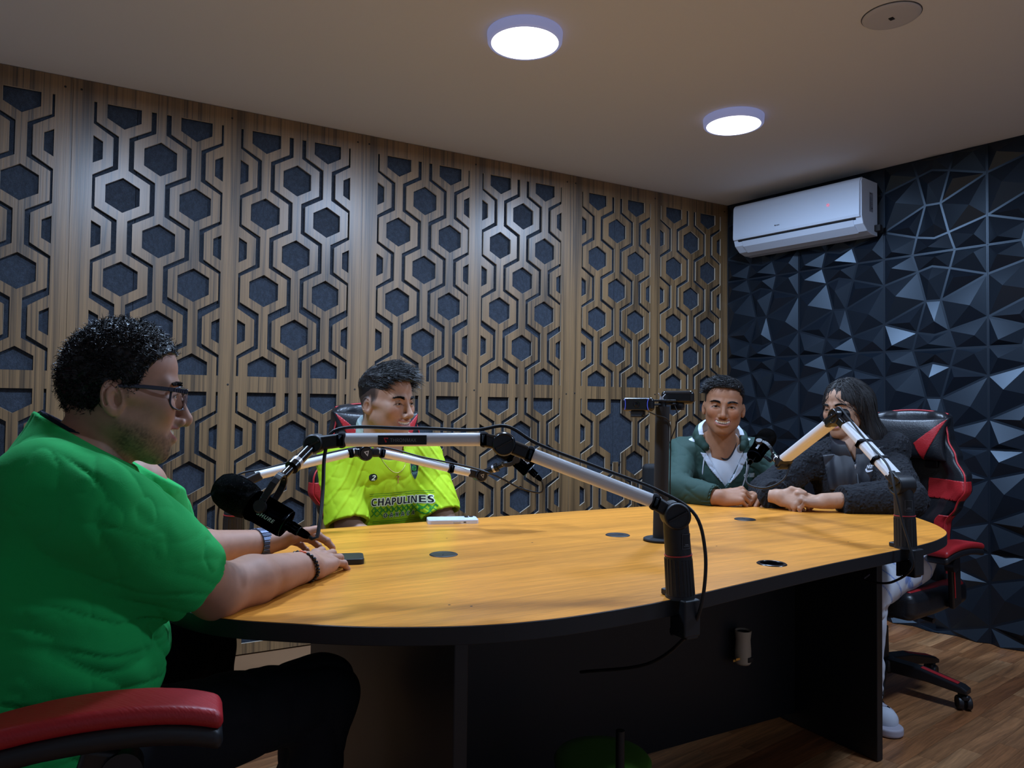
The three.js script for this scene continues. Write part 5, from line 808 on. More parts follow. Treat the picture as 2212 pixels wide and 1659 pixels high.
    frame.push(tube([V(-0.0075, 0.004, 0.1015), V(0, 0.0065, 0.1035), V(0.0075, 0.004, 0.1015)], 0.002, 10, 6));
    const gl = thingPart('glasses', who);
    part('frame', s.place(merge(frame)), M.navyFrame ??= phys({ color: rgb(0.006, 0.008, 0.030), roughness: 0.25, clearcoat: 0.5 }), gl, 'dark blue spectacle frame');
    for (const q of [-1, 1]) { const a = V(q * 0.0625, 0.0085, 0.094), b = V(q * 0.0765, 0.010, 0.01), c = V(q * 0.0775, 0.006, -0.020), pts = [a, V(q * 0.0695, 0.0098, 0.075), b, c]; const cu = new THREE.CatmullRomCurve3(pts).getPoints(16), bars = []; for (let i = 0; i < 16; i++) bars.push(bar(cu[i], cu[i + 1].clone().lerp(cu[i], -0.1), 0.0028, lerp(0.0085, 0.0050, i / 16), 0.0012)); bars.push(box(0.004, 0.009, 0.006, q * 0.061, 0.0085, 0.0965, 0.0015)); part('temple', s.place(merge(bars)), M.navyFrame, gl); }
    for (const q of [-1, 1]) part('lens', s.place(new THREE.ShapeGeometry(new THREE.Shape(fr(q).map((p) => new THREE.Vector2(p.x, p.y)))).translate(0, 0, 0.1)), M.glass ??= phys({ color: rgb(1, 1, 1), transmission: 1, roughness: 0.02, thickness: 0, ior: 1.45 }), gl);
  }
  // watch on the left wrist, beads on the right
  const w0 = V(...wrL), wz = V(wrL[0] - elL[0], wrL[1] - elL[1], wrL[2] - elL[2]).normalize(), ringAt = (c, z, up) => { const y = up.clone().addScaledVector(z, -up.dot(z)).normalize(), x = V().crossVectors(y, z); return new THREE.Matrix4().makeBasis(x, y, z).setPosition(c.clone().sub(who.position)); };
  {
    const w = thingPart('watch', who), m = ringAt(w0.clone().addScaledVector(wz, -0.006), wz, V(0, 1, 0)), links = [];
    for (let k = 0; k < 22; k++) { const a = k / 22 * 2 * PI; links.push(box(0.0088, 0.0044, 0.0250, 0, 0, 0, 0.0014).rotateZ(-a).translate(sin(a) * 0.0345, cos(a) * 0.0328, 0)); }
    links.forEach((g) => part('link', g.applyMatrix4(m), M.watchLink ??= std({ color: rgb(0.10, 0.12, 0.18), roughness: 0.28, metalness: 0.5 }), w));
    part('watch_case', lathe([[0, 0.005], [0.015, 0.005], [0.0178, 0.003], [0.0178, -0.003], [0, -0.003]], 32).translate(-0.0, 0.0370, 0).rotateZ(-1.3).applyMatrix4(m), M.blackGloss, w);
  }
  {
    const w = thingPart('bead_bracelet', who), z = V(wrR[0] - elR[0], wrR[1] - elR[1], wrR[2] - elR[2]).normalize(), m = ringAt(V(...wrR).addScaledVector(z, -0.012), V(z.x, z.y + 0.25, z.z).normalize(), V(0, 1, 0)), bead = new THREE.SphereGeometry(0.0043, 14, 10);
    for (let k = 0; k < 27; k++) { const a = k / 27 * 2 * PI; part('bead', bead.clone().translate(sin(a) * 0.0365, cos(a) * 0.0322, 0.001 * sin(k * 5)).applyMatrix4(m), k === 26 || k === 0 ? (M.beadO ??= std({ color: rgb(0.75, 0.11, 0.035), roughness: 0.3 })) : (M.bead ??= std({ color: rgb(0.008, 0.008, 0.014), roughness: 0.12 })), w); }
    part('cord_end', tube([V(0.004, -0.0322, 0), V(0.014, -0.034, 0.008), V(0.026, -0.032, 0.012), V(0.030, -0.0315, 0.020)], 0.0011, 14, 6).applyMatrix4(m), M.blackMatte, w);
  }
  return who;
}
function thingPart(name, who) { const g = new THREE.Group(); g.name = name; who.add(g); return g; }
greenMan();
// ---------------------------------------------------------------- the young man in the neon jersey
function swirl(fx, fy, amp) { return (x, y, z) => amp * sin(fx * x + fy * y + 3 * noise3(x * 5, y * 5, z * 5)); }
function sweptHair(seed, hairF, mask, o, n = 2600) { return strands(seed, n, (r) => { const d = [r() * 2 - 1, r() * 1.6 - 0.5, r() * 2 - 1], l = hypot3(...d); if (l > 1 || l < 0.2) return null; const q = hit(hairF, [0, 0.01, -0.005], [d[0] / l, d[1] / l, d[2] / l]); if (!q || !mask(q)) return null; return q; }, o); }
function neonMan() {
  const who = thing('person', 'smiling young man in a neon yellow jersey, looking sideways to the right', 'person', [-2.69, 0, 1.03]);
  const head = pose([-2.708, 1.127, 1.114], 0.50, 0.06, 0.02, 1.0), pelvis = [-2.675, 0.53, 0.985], neck = [-2.708, 0.990, 1.078], trunk = trunkMatrix(pelvis, neck, 0.04), L = 0.47;
  const build = { hip: 0.160, hipD: 0.115, waist: 0.135, waistD: 0.098, chest: 0.150, chestD: 0.105, sh: 0.135, shR: 0.050 };
  const shR = [-2.855, 0.925, 1.072], elR = [-2.850, 0.725, 1.185], wrR = [-2.73, 0.632, 1.33], shL = [-2.555, 0.930, 1.090], elL = [-2.530, 0.730, 1.200], wrL = [-2.60, 0.632, 1.345];
  const line = HAIRLINE.map(([z, y]) => [z, z < -0.07 ? y + 0.03 : y]);
  const s = skinMesh(who, { head, face: { smile: 1, width: 0.97, jaw: 0.95, eye: 0.0026, mouth: 0.0052, nose: 1.0 }, trunk, L, build, neck, neckR: 0.058, line,
    arms: [[shR, elR, wrR, 0.046, 0.039, 0.027], [shL, elL, wrL, 0.046, 0.039, 0.027]],
    hands: [{ m: handMatrix(wrR, [-2.66, 0.612, 1.40], [0, 1, 0]), field: handField({ s: 1 }) }, { m: handMatrix(wrL, [-2.66, 0.612, 1.43], [0, 1, 0]), field: handField({ s: -1 }) }],
    skin: [0.46, 0.260, 0.170], lip: [0.45, 0.17, 0.15], trunkBox: [[-2.95, 0.42, 0.82], [-2.43, 1.06, 1.42]], gaze: [0.15, 0.05], cell: 0.0027, handCell: 0.005,
    fade: (x, y, z) => sstep(-0.01, 0.02, y - hairline(z) + 0.012) * sstep(0.03, -0.005, z) * 0.85 + 0.5 * sstep(0.0, 0.015, y - hairline(z)) * sstep(0.05, 0.06, abs(x)) });
  const top = (x, y, z) => smin(ell([0, 0.034, -0.012], [0.0765, 0.092, 0.097])(x, y, z), ell([0, 0.078, 0.030], [0.062, 0.043, 0.066])(x, y, z), 0.03);
  const hairF = (x, y, z) => { const n = 0.004 * noise3(x * 45, y * 45, z * 30) + 0.002 * noise3(x * 140, y * 140, z * 60), side = sstep(0.03, 0.06, y); return smax(top(x, y, z) - n * side + 0.006 * (1 - side), -(y - hairline(z, line)) * 0.75, 0.008); };
  part('hair', s.place(mergeGeometries([mesher(hairF, [-0.1, -0.09, -0.125], [0.1, 0.15, 0.115], 0.003), sweptHair(11, hairF, (q) => q.p[1] > 0.045, { len: 0.036, rad: 0.0010, seg: 4, curl: 0.5, dir: (q, r) => V(q.n.x, q.n.y, q.n.z).multiplyScalar(0.35).add(V(0.55 + 0.3 * (r() - 0.5), 0.05, 0.55 + 0.4 * (r() - 0.5))), fall: [0.1, -0.5, 0.2] }, 2600)])), M.hair, who, 'swept short black hair');
  const tr = placed(trunkField(L, grown(build, 0.020)), trunk), ti = trunk.clone().invert().elements, nk = V(0, -0.10, -0.032).applyMatrix4(head);
  const slR = sleeveField([shR, mixP(shR, elR, 0.93)], [0.066, 0.071], 0.013), slL = sleeveField([shL, mixP(shL, elL, 0.90)], [0.066, 0.069], 0.013), cr = creases(0.0030, 10, 12, 10, 4), cr2 = creases(0.0012, 24, 24, 24, 6);
  const hole = cap([nk.x, nk.y + 0.1, nk.z], [neck[0] + 0.003, neck[1] - 0.03, neck[2] + 0.022], 0.062, 0.066);
  const shirt = (x, y, z) => { let d = smin(tr(x, y, z), slR.outer(x, y, z), 0.035); d = smin(d, slL.outer(x, y, z), 0.035); const ly = ti[1] * x + ti[5] * y + ti[9] * z + ti[13]; d += cr(x, y, z) * sstep(0.47, 0.36, ly) + cr2(x, y, z); const f = sin((y * 1.3 + abs(x + 2.7) * 1.9) * 70 + 2 * noise3(x * 8, y * 8, z * 8)); d -= 0.0022 * max(0, f) ** 3 * sstep(0.06, 0.10, abs(x + 2.70)); d = smax(d, y - 1.005 + 0.25 * (z - 1.08), 0.004); d = smax(d, -(ly + 0.02), 0.01); return smax(smax(smax(d, -hole(x, y, z), 0.004), -slR.hole(x, y, z), 0.003), -slL.hole(x, y, z), 0.003); };
  const neon = cloth(0.50, 0.78, 0.004, { roughness: 0.75, sheen: 0.1 });
  const sm = put('jersey', shirt, [-2.97, 0.50, 0.80], [-2.42, 1.06, 1.30], 0.0042, neon, who, 'neon yellow sports jersey');
  // prints
  const hue = '#0c2a1c', pr = (draw, w, h) => { const a = canvasTex(w, h, (c) => { c.fillStyle = '#000'; c.fillRect(0, 0, w, h); draw(c, true); }), m = canvasTex(w, h, (c) => { c.fillStyle = '#9fd000'; c.fillRect(0, 0, w, h); draw(c, false); }); return std({ map: m, alphaMap: a, transparent: true, roughness: 0.7 }); };
  const front = pr((c, al) => {
    const col = (k) => (al ? '#fff' : k);
    c.strokeStyle = col('#1c8a2a'); c.lineWidth = 5; for (const y of [70, 92]) { c.beginPath(); c.moveTo(10, y); c.lineTo(700, y); c.stroke(); }
    c.strokeStyle = col('#1f9a35'); c.lineWidth = 9; for (let k = 0; k < 11; k++) { const x = 40 + k * 62; c.beginPath(); c.moveTo(x, 250); c.lineTo(x + 31, 215); c.lineTo(x + 62, 250); c.lineTo(x + 31, 285); c.closePath(); c.stroke(); c.beginPath(); c.moveTo(x, 320); c.lineTo(x + 31, 285); c.lineTo(x + 62, 320); c.stroke(); c.beginPath(); c.moveTo(x + 31, 270); c.lineTo(x + 46, 250); c.lineTo(x + 31, 230); c.stroke(); }
    for (const y of [372, 392]) { c.lineWidth = 5; c.beginPath(); c.moveTo(60, y); c.lineTo(660, y); c.stroke(); }
    c.textBaseline = 'middle'; c.textAlign = 'center'; c.lineJoin = 'round'; c.font = 'bold 108px sans-serif'; c.lineWidth = 20; c.strokeStyle = col('#f2ffe0'); c.strokeText('CHAPULINES', 356, 162, 660); c.fillStyle = col('#10142a'); c.fillText('CHAPULINES', 356, 162, 660);
    c.font = 'bold 62px sans-serif'; c.lineWidth = 10; 'OAXACA'.split('').forEach((k, i) => { c.strokeStyle = col('#eaffc8'); c.strokeText(k, 190 + i * 68, 312); c.fillStyle = col('#10142a'); c.fillText(k, 190 + i * 68, 312); });
  }, 712, 410);
  const cf = (u, v, tilt = 0.16) => V(u, v, 0.02).applyMatrix4(trunk), mk = (u, v, roll = 0) => new THREE.Matrix4().makeRotationFromEuler(new THREE.Euler(-0.05, 0.04, roll)).setPosition(V(u, v, 0.12).applyMatrix4(trunk));
  const back = who.position, dm = (m) => m.clone().premultiply(new THREE.Matrix4().makeTranslation(-back.x, -back.y, -back.z));
  part('chest_print', decal(sm.geometry, dm(mk(0.016, 0.288, 0.03)), 0.212, 0.122), front, sm, 'printed team name');
  part('maker_badge', decal(sm.geometry, dm(mk(-0.070, 0.388)), 0.030, 0.034), pr((c, al) => { const col = (k) => (al ? '#fff' : k); c.fillStyle = col('#0f1a18'); c.beginPath(); c.ellipse(64, 64, 58, 50, -0.35, 0, 7); c.fill(); c.fillStyle = col('#f4ffe6'); c.font = 'italic bold 96px sans-serif'; c.textAlign = 'center'; c.textBaseline = 'middle'; c.fillText('2', 66, 70); }, 128, 144), sm, 'small black and white badge');
  part('team_crest', decal(sm.geometry, dm(mk(0.078, 0.394)), 0.040, 0.060), pr((c, al) => { const col = (k) => (al ? '#fff' : k); const sh = (k) => { c.beginPath(); c.moveTo(64 - k, 14); c.lineTo(64 + k, 14); c.quadraticCurveTo(64 + k + 3, 120, 64, 184); c.quadraticCurveTo(64 - k - 3, 120, 64 - k, 14); c.fill(); }; c.fillStyle = col('#d8f080'); sh(54); c.fillStyle = col('#14323a'); sh(48); c.fillStyle = col('#2fae3c'); c.beginPath(); c.arc(64, 66, 30, 0, 7); c.fill(); c.strokeStyle = col('#14323a'); c.lineWidth = 5; c.beginPath(); c.moveTo(64, 36); c.lineTo(64, 96); c.moveTo(34, 66); c.lineTo(94, 66); c.arc(30, 66, 30, -0.9, 0.9); c.stroke(); c.fillStyle = col('#5f8a86'); c.fillRect(34, 108, 60, 8); c.fillRect(44, 124, 40, 6); }, 128, 192), sm, 'dark green shield crest');
  // pale hood of the garment behind, at the nape
  put('inner_collar', (x, y, z) => { const d = cap([nk.x - 0.002, nk.y + 0.02, nk.z - 0.004], [neck[0], neck[1] - 0.02, neck[2] - 0.006], 0.066, 0.085)(x, y, z) + 0.004 * noise3(x * 40, y * 40, z * 40), i = cap([nk.x, nk.y + 0.12, nk.z + 0.012], [neck[0], neck[1] - 0.05, neck[2] + 0.03], 0.062, 0.066)(x, y, z); return smax(smax(d, -i, 0.004), max(y - 1.045 + 0.75 * (z - 1.07) + 0.25 * (x + 2.71), z - 1.13), 0.006); }, [-2.83, 0.90, 0.94], [-2.58, 1.09, 1.2], 0.004, cloth(0.50, 0.62, 0.60), who, 'pale grey collar at the nape');
  // chain with a cross
  const chain = thingPart('necklace', who), gold = std({ color: rgb(0.62, 0.45, 0.20), metalness: 1, roughness: 0.3 }), surf = (u, v) => { const p = V(u, v, 0.2).applyMatrix4(trunk), f = V(0, 0, -1).transformDirection(trunk); let t = 0; for (let i = 0; i < 60; i++) { const d = shirt(p.x, p.y, p.z); if (d < 0.002) break; p.addScaledVector(f, d * 0.7); } return p.sub(who.position); };
  const cpt = []; for (let i = -4; i <= 4; i++) { const a = i / 4; cpt.push(surf(0.012 + a * 0.050, 0.395 + 0.050 * a * a)); } part('chain', tube(cpt, 0.0009, 40, 5), gold, chain);
  const c0 = surf(0.012, 0.383).add(V(0, 0, 0.002)); part('cross', [box(0.0030, 0.030, 0.002, c0.x, c0.y - 0.008, c0.z), box(0.016, 0.0030, 0.002, c0.x, c0.y - 0.001, c0.z)], gold, chain);
  const crT = creases(0.004, 12, 12, 12, 15), kR = [-2.79, 0.50, 1.42], kL = [-2.56, 0.50, 1.43];
  put('trousers', (x, y, z) => { let d = ell([-2.675, 0.525, 0.99], [0.17, 0.10, 0.14])(x, y, z); for (const [h, k] of [[[-2.77, 0.52, 1.02], kR], [[-2.59, 0.52, 1.02], kL]]) d = smin(smin(d, capD(x, y, z, h, k, 0.085, 0.064), 0.05), capD(x, y, z, k, [k[0], 0.09, k[2] + 0.02], 0.062, 0.046), 0.03); return max(d + crT(x, y, z), 0.06 - y); }, [-2.92, 0.02, 0.78], [-2.42, 0.68, 1.56], 0.011, cloth(0.02, 0.022, 0.03), who, 'dark trousers');
  for (const x of [-2.79, -2.56]) put('shoe', (a, y, z) => max(smin(capD(a, y, z, [x, 0.04, 1.43], [x, 0.035, 1.58], 0.044, 0.04), capD(a, y, z, [x, 0.04, 1.43], [x, 0.09, 1.44], 0.042, 0.04), 0.03), 0.002 - y), [x - 0.07, -0.01, 1.36], [x + 0.07, 0.15, 1.65], 0.008, M.blackMatte, who);
}
neonMan();

// ---------------------------------------------------------------- the man in the dark green jacket
function jacketMan() {
  const who = thing('person', 'smiling man in a dark green hooded jacket over a white T-shirt, facing the camera', 'person', [-1.22, 0, 1.12]);
  const head = pose([-1.295, 1.127, 1.249], -0.79, 0.02, -0.07, 0.985), pelvis = [-1.16, 0.53, 1.02], neck = [-1.258, 0.982, 1.195], yaw = -0.50, trunk = trunkMatrix(pelvis, neck, yaw), L = 0.475;
  const build = { hip: 0.160, hipD: 0.115, waist: 0.140, waistD: 0.100, chest: 0.152, chestD: 0.108, sh: 0.140, shR: 0.050 };
  const shR = [-1.400, 0.912, 1.105], elR = [-1.545, 0.797, 1.232], wrR = [-1.492, 0.783, 1.420], shL = [-1.108, 0.915, 1.265], elL = [-1.085, 0.795, 1.390], wrL = [-1.270, 0.785, 1.470];
  const hr = handMatrix(wrR, [-1.405, 0.800, 1.492], [-0.35, 0.75, 0.55]);
  const s = skinMesh(who, { head, face: { smile: 1.25, width: 1.02, jaw: 0.90, eye: 0.0034, mouth: 0.0064, nose: 1.02, cheek: 1.04, neck: 0.96 }, trunk, L, build, neck, neckR: 0.056,
    arms: [[shR, elR, wrR, 0.046, 0.039, 0.027], [shL, elL, wrL, 0.046, 0.039, 0.027]],
    hands: [{ m: hr, field: handField({ s: 1, curl: [[1.0, 1.2, 0.6], [1.0, 1.25, 0.6], [1.05, 1.25, 0.6], [1.1, 1.2, 0.6]], spread: [0.04, 0, -0.03, -0.06], thumb: [[0.040, -0.020, 0.050], [0.044, -0.036, 0.078], [0.036, -0.046, 0.098]] }) }, { m: handMatrix(wrL, [-1.36, 0.785, 1.490], [0, 1, 0.3]), field: handField({ s: -1, curl: [[0.9, 1.2, 0.6], [0.9, 1.2, 0.6], [1.0, 1.2, 0.6], [1.0, 1.2, 0.6]] }) }],
    skin: [0.355, 0.165, 0.088], lip: [0.38, 0.14, 0.11], trunkBox: [[-1.66, 0.42, 0.85], [-0.98, 1.06, 1.60]], gaze: [0, 0], cell: 0.0025, handCell: 0.0034,
    beard: (x, y, z) => 0.18 * sstep(0.008, 0.003, abs(y + 0.0535)) * sstep(0.030, 0.02, abs(x)) * sstep(0.07, 0.09, z) + 0.10 * sstep(-0.080, -0.095, y) * sstep(0.03, 0.06, z) });
  const line = HAIRLINE.map(([z, y]) => [z, z > 0.06 ? y + 0.004 : y]);
  const hairF = (x, y, z) => { const n = 0.003 * noise3(x * 60, y * 60, z * 40) + 0.002 * noise3(x * 160, y * 160, z * 70), side = sstep(0.02, 0.06, y); return smax(smin(ell([0, 0.033, -0.011], [0.0815, 0.093, 0.0965])(x, y, z), ell([0.004, 0.076, 0.026], [0.064, 0.044, 0.062])(x, y, z), 0.03) - n * side + 0.002 * (1 - side), -(y - hairline(z, line)) * 0.75, 0.007); };
  part('hair', s.place(mergeGeometries([mesher(hairF, [-0.1, -0.09, -0.125], [0.1, 0.14, 0.11], 0.003), sweptHair(29, hairF, (q) => q.p[1] > 0.05, { len: 0.024, rad: 0.0009, seg: 4, curl: 0.3, dir: (q, r) => V(q.n.x, q.n.y, q.n.z).multiplyScalar(0.15).add(V(-0.75 + 0.3 * (r() - 0.5), 0.05, 0.35 + 0.3 * (r() - 0.5))), fall: [-0.1, -0.35, 0.1] }, 2200)])), M.hair, who, 'short black hair combed aside');
  const ti = trunk.clone().invert().elements, loc = (x, y, z) => [ti[0] * x + ti[4] * y + ti[8] * z + ti[12], ti[1] * x + ti[5] * y + ti[9] * z + ti[13], ti[2] * x + ti[6] * y + ti[10] * z + ti[14]], nk = V(0, -0.10, -0.032).applyMatrix4(head);
  const hole = cap([nk.x, nk.y + 0.1, nk.z], [neck[0] - 0.006, neck[1] + 0.016, neck[2] + 0.010], 0.057, 0.060);
  const teeT = placed(trunkField(L, grown(build, 0.010)), trunk), crT = creases(0.003, 14, 10, 14, 3);
  const tee = (x, y, z) => smax(smax(teeT(x, y, z) + crT(x, y, z), -hole(x, y, z), 0.004), y - 1.015, 0.004);
  put('tshirt', tee, [-1.46, 0.50, 0.98], [-1.02, 1.02, 1.42], 0.0045, cloth(0.62, 0.66, 0.72), who, 'white T-shirt');
  part('neck_band', neckRing((x, y, z) => teeT(x, y, z) + crT(x, y, z), [nk.x, nk.y + 0.1, nk.z], [neck[0] - 0.006, neck[1] + 0.016, neck[2] + 0.010], 0.057, 0.060, 0.0042, who), cloth(0.012, 0.014, 0.02), who, 'dark neckband');
  const jt = placed(trunkField(L, grown(build, 0.027)), trunk), crF = folds(0.0052, [0.3, 1, 0.5], 26, 7, 0.25), cr = (x, y, z) => crF(x, y, z), cr2 = creases(0.0014, 24, 24, 24, 1);
  const slR = sleeveField([shR, elR, mixP(elR, wrR, 0.90)], [0.066, 0.062, 0.040], 0.008), slL = sleeveField([shL, elL, mixP(elL, wrL, 0.95)], [0.066, 0.062, 0.040], 0.008);
  const open = (p) => abs(p[0] - 0.004) - clamp((p[1] - 0.345) * 0.62, 0.0015, 0.085);       // the front opening
  const jOuter = (x, y, z) => { let d = smin(jt(x, y, z), slR.outer(x, y, z), 0.03); d = smin(d, slL.outer(x, y, z), 0.03); const p = loc(x, y, z); d += cr(x, y, z) * 0.9 + cr2(x, y, z); return d; };
  const frontCut = (x, y, z) => { const p = loc(x, y, z); return max(open(p), 0.02 - p[2]); };
  const jacket = (x, y, z) => { let d = jOuter(x, y, z); const p = loc(x, y, z); d = smax(d, -frontCut(x, y, z), 0.004); d = smax(d, -hole(x, y, z) + 0.0, 0.004); d = smax(d, p[1] - L - 0.02, 0.01); return smax(smax(d, -slR.hole(x, y, z), 0.003), -slL.hole(x, y, z), 0.003); };
  const green = cloth(0.016, 0.050, 0.038, { roughness: 0.8, sheen: 0.12 });
  const jm = put('jacket', jacket, [-1.70, 0.50, 0.88], [-0.96, 1.06, 1.62], 0.0048, green, who, 'dark green windbreaker jacket');
  for (const sd of [-1, 1]) put('jacket_lining', (x, y, z) => { const p = loc(x, y, z), o = open(p); return max(-sd * (p[0] - 0.004), jOuter(x, y, z) - 0.0032, o - 0.022 * sstep(0.35, 0.43, p[1]) - 0.001, -o, 0.02 - p[2], p[1] - 0.47, 0.34 - p[1]); }, [-1.46, 0.55, 0.98], [-1.02, 1.02, 1.45], 0.0042, cloth(0.55, 0.60, 0.68), who, 'pale lining turned out at the opening');
  // hood lying round the neck, pale inside
  const hp = []; for (let i = 0; i <= 10; i++) { const a = lerp(-2.15, 2.15, i / 10), b = V(sin(a) * 0.088, L + 0.028 + 0.022 * cos(a), -cos(a) * 0.078 + 0.004); hp.push(A3(b.applyMatrix4(trunk))); }
  const hood = (x, y, z) => { let d = 1; for (let i = 0; i < 10; i++) d = smin(d, capD(x, y, z, hp[i], hp[i + 1], 0.020 + 0.012 * sin(i / 10 * PI), 0.020 + 0.012 * sin((i + 1) / 10 * PI)), 0.015); return d + cr2(x, y, z); };
  const inner = cap([nk.x + 0.0, nk.y + 0.1, nk.z + 0.0], [neck[0], neck[1] - 0.05, neck[2]], 0.079, 0.079);
  put('hood', (x, y, z) => smax(hood(x, y, z), -inner(x, y, z), 0.006), [-1.44, 0.88, 1.02], [-1.06, 1.10, 1.36], 0.004, green, who, 'dark green hood folded down');
  put('hood_lining', (x, y, z) => { const p = loc(x, y, z); return max(smax(hood(x, y, z) - 0.0016, inner(x, y, z) - 0.016, 0.003), -inner(x, y, z) - 0.003, 0.02 - (y - neck[1]) + 0.35 * (p[2])); }, [-1.44, 0.88, 1.02], [-1.06, 1.10, 1.36], 0.0035, cloth(0.58, 0.64, 0.72), who, 'pale inside of the hood');
  put('cuff', (x, y, z) => { const e = mixP(elR, wrR, 0.90), d = V(wrR[0] - elR[0], wrR[1] - elR[1], wrR[2] - elR[2]).normalize(), t = (x - e[0]) * d.x + (y - e[1]) * d.y + (z - e[2]) * d.z, q = capD(x, y, z, elR, wrR, 0.062, 0.0395); const a = Math.atan2(y - e[1], (x - e[0]) * d.z - (z - e[2]) * d.x); return max(abs(q + 0.002) - 0.0035 - 0.0016 * sin(a * 18), abs(t + 0.012) - 0.018); }, [-1.60, 0.70, 1.28], [-1.42, 0.88, 1.48], 0.003, green, who, 'gathered elastic cuff');
  const front = (u, v, l = 0.003) => { const p = V(u, v, 0.25).applyMatrix4(trunk), f = V(0, 0, -1).transformDirection(trunk); for (let i = 0; i < 80; i++) { const d = jOuter(p.x, p.y, p.z); if (d < l) break; p.addScaledVector(f, d * 0.6); } return p.sub(who.position); };
  const white = cloth(0.62, 0.66, 0.72);
  part('drawstring', tube([front(-0.080, 0.47), front(-0.088, 0.42), front(-0.092, 0.34), front(-0.098, 0.26), front(-0.103, 0.19)], 0.0026, 40, 7), white, who, 'white drawstring');
  const ds = [front(0.078, 0.46), front(0.092, 0.44), front(0.086, 0.39), front(0.073, 0.335)]; part('drawstring', tube(ds, 0.0026, 40, 7), white, who, 'white drawstring'); part('drawstring_end', [rod(ds[3], ds[3].clone().add(V(0, -0.014, 0.001)), 0.004, 0.0056, 12)], white, who);
  const dm = (u, v, roll) => new THREE.Matrix4().makeRotationFromEuler(new THREE.Euler(-0.1, yaw, roll, 'YXZ')).setPosition(V(u, v, 0.13).applyMatrix4(trunk).sub(who.position));
  const dec = (draw, w, h) => std({ color: rgb(0.6, 0.65, 0.66), roughness: 0.7, transparent: true, alphaMap: canvasTex(w, h, (c) => { c.fillStyle = '#000'; c.fillRect(0, 0, w, h); c.fillStyle = c.strokeStyle = '#fff'; draw(c); }) });
  part('jacket_emblem', decal(jm.geometry, dm(0.104, 0.405, 0.05), 0.058, 0.026), dec((c) => { c.lineWidth = 13; c.beginPath(); c.ellipse(66, 62, 50, 30, 0, 0.5, 5.7); c.stroke(); c.fillRect(60, 56, 60, 12); c.lineWidth = 5; for (let k = 0; k < 3; k++) for (let j = 0; j < 5; j++) c.strokeRect(130 + j * 22, 26 + k * 26, 14, 16); }, 256, 116), jm, 'small pale printed emblem');
  const cL = creases(0.004, 12, 12, 12, 25), kR = [-1.262, 0.50, 1.40], kL = [-1.12, 0.50, 1.44];
  put('trousers', (x, y, z) => { let d = ell([-1.16, 0.525, 1.02], [0.17, 0.10, 0.15])(x, y, z); for (const [h, k] of [[[-1.24, 0.52, 1.03], kR], [[-1.08, 0.52, 1.06], kL]]) d = smin(smin(d, capD(x, y, z, h, k, 0.085, 0.064), 0.05), capD(x, y, z, k, [k[0], 0.09, k[2] + 0.01], 0.062, 0.046), 0.03); return max(d + cL(x, y, z), 0.06 - y); }, [-1.46, 0.02, 0.80], [-0.94, 0.68, 1.58], 0.011, cloth(0.015, 0.016, 0.02), who, 'dark trousers');
  for (const k of [kR, kL]) put('shoe', (a, y, z) => max(smin(capD(a, y, z, [k[0], 0.04, k[2]], [k[0] - 0.05, 0.035, k[2] + 0.13], 0.044, 0.04), capD(a, y, z, [k[0], 0.04, k[2]], [k[0], 0.09, k[2]], 0.042, 0.04), 0.03), 0.002 - y), [k[0] - 0.13, -0.01, k[2] - 0.07], [k[0] + 0.07, 0.15, k[2] + 0.2], 0.008, M.blackMatte, who);
}
jacketMan();
// a plain low chair under him, hidden but for its side
{
  const t = thing('office_chair', 'low dark office chair mostly hidden behind the man in the green jacket', 'chair', [-1.15, 0, 1.00], -0.4);
  part('seat', new RoundedBoxGeometry(0.46, 0.07, 0.44, 4, 0.03).translate(0, 0.425, 0), M.blackMatte, t);
  part('backrest', new RoundedBoxGeometry(0.44, 0.30, 0.05, 4, 0.024).translate(0, 0.70, -0.25), M.blackMatte, t);
  part('back_bar', bar(V(0, 0.40, -0.12), V(0, 0.66, -0.27), 0.05, 0.012, 0.004, V(1, 0, 0)), M.nylon, t);
  part('gas_column', rod(V(0, 0.08, 0), V(0, 0.40, 0), 0.026, 0.022, 20), M.nylon, t);
  for (let k = 0; k < 5; k++) { const a = k * 2 * PI / 5; part('base_leg', [bar(V(0, 0.085, 0), V(sin(a) * 0.28, 0.062, cos(a) * 0.28), 0.04, 0.026, 0.008), discAt(V(sin(a) * 0.28, 0.0265, cos(a) * 0.28), V(cos(a), 0, -sin(a)), 0.026, 0.03, 20)], M.nylon, t); }
}

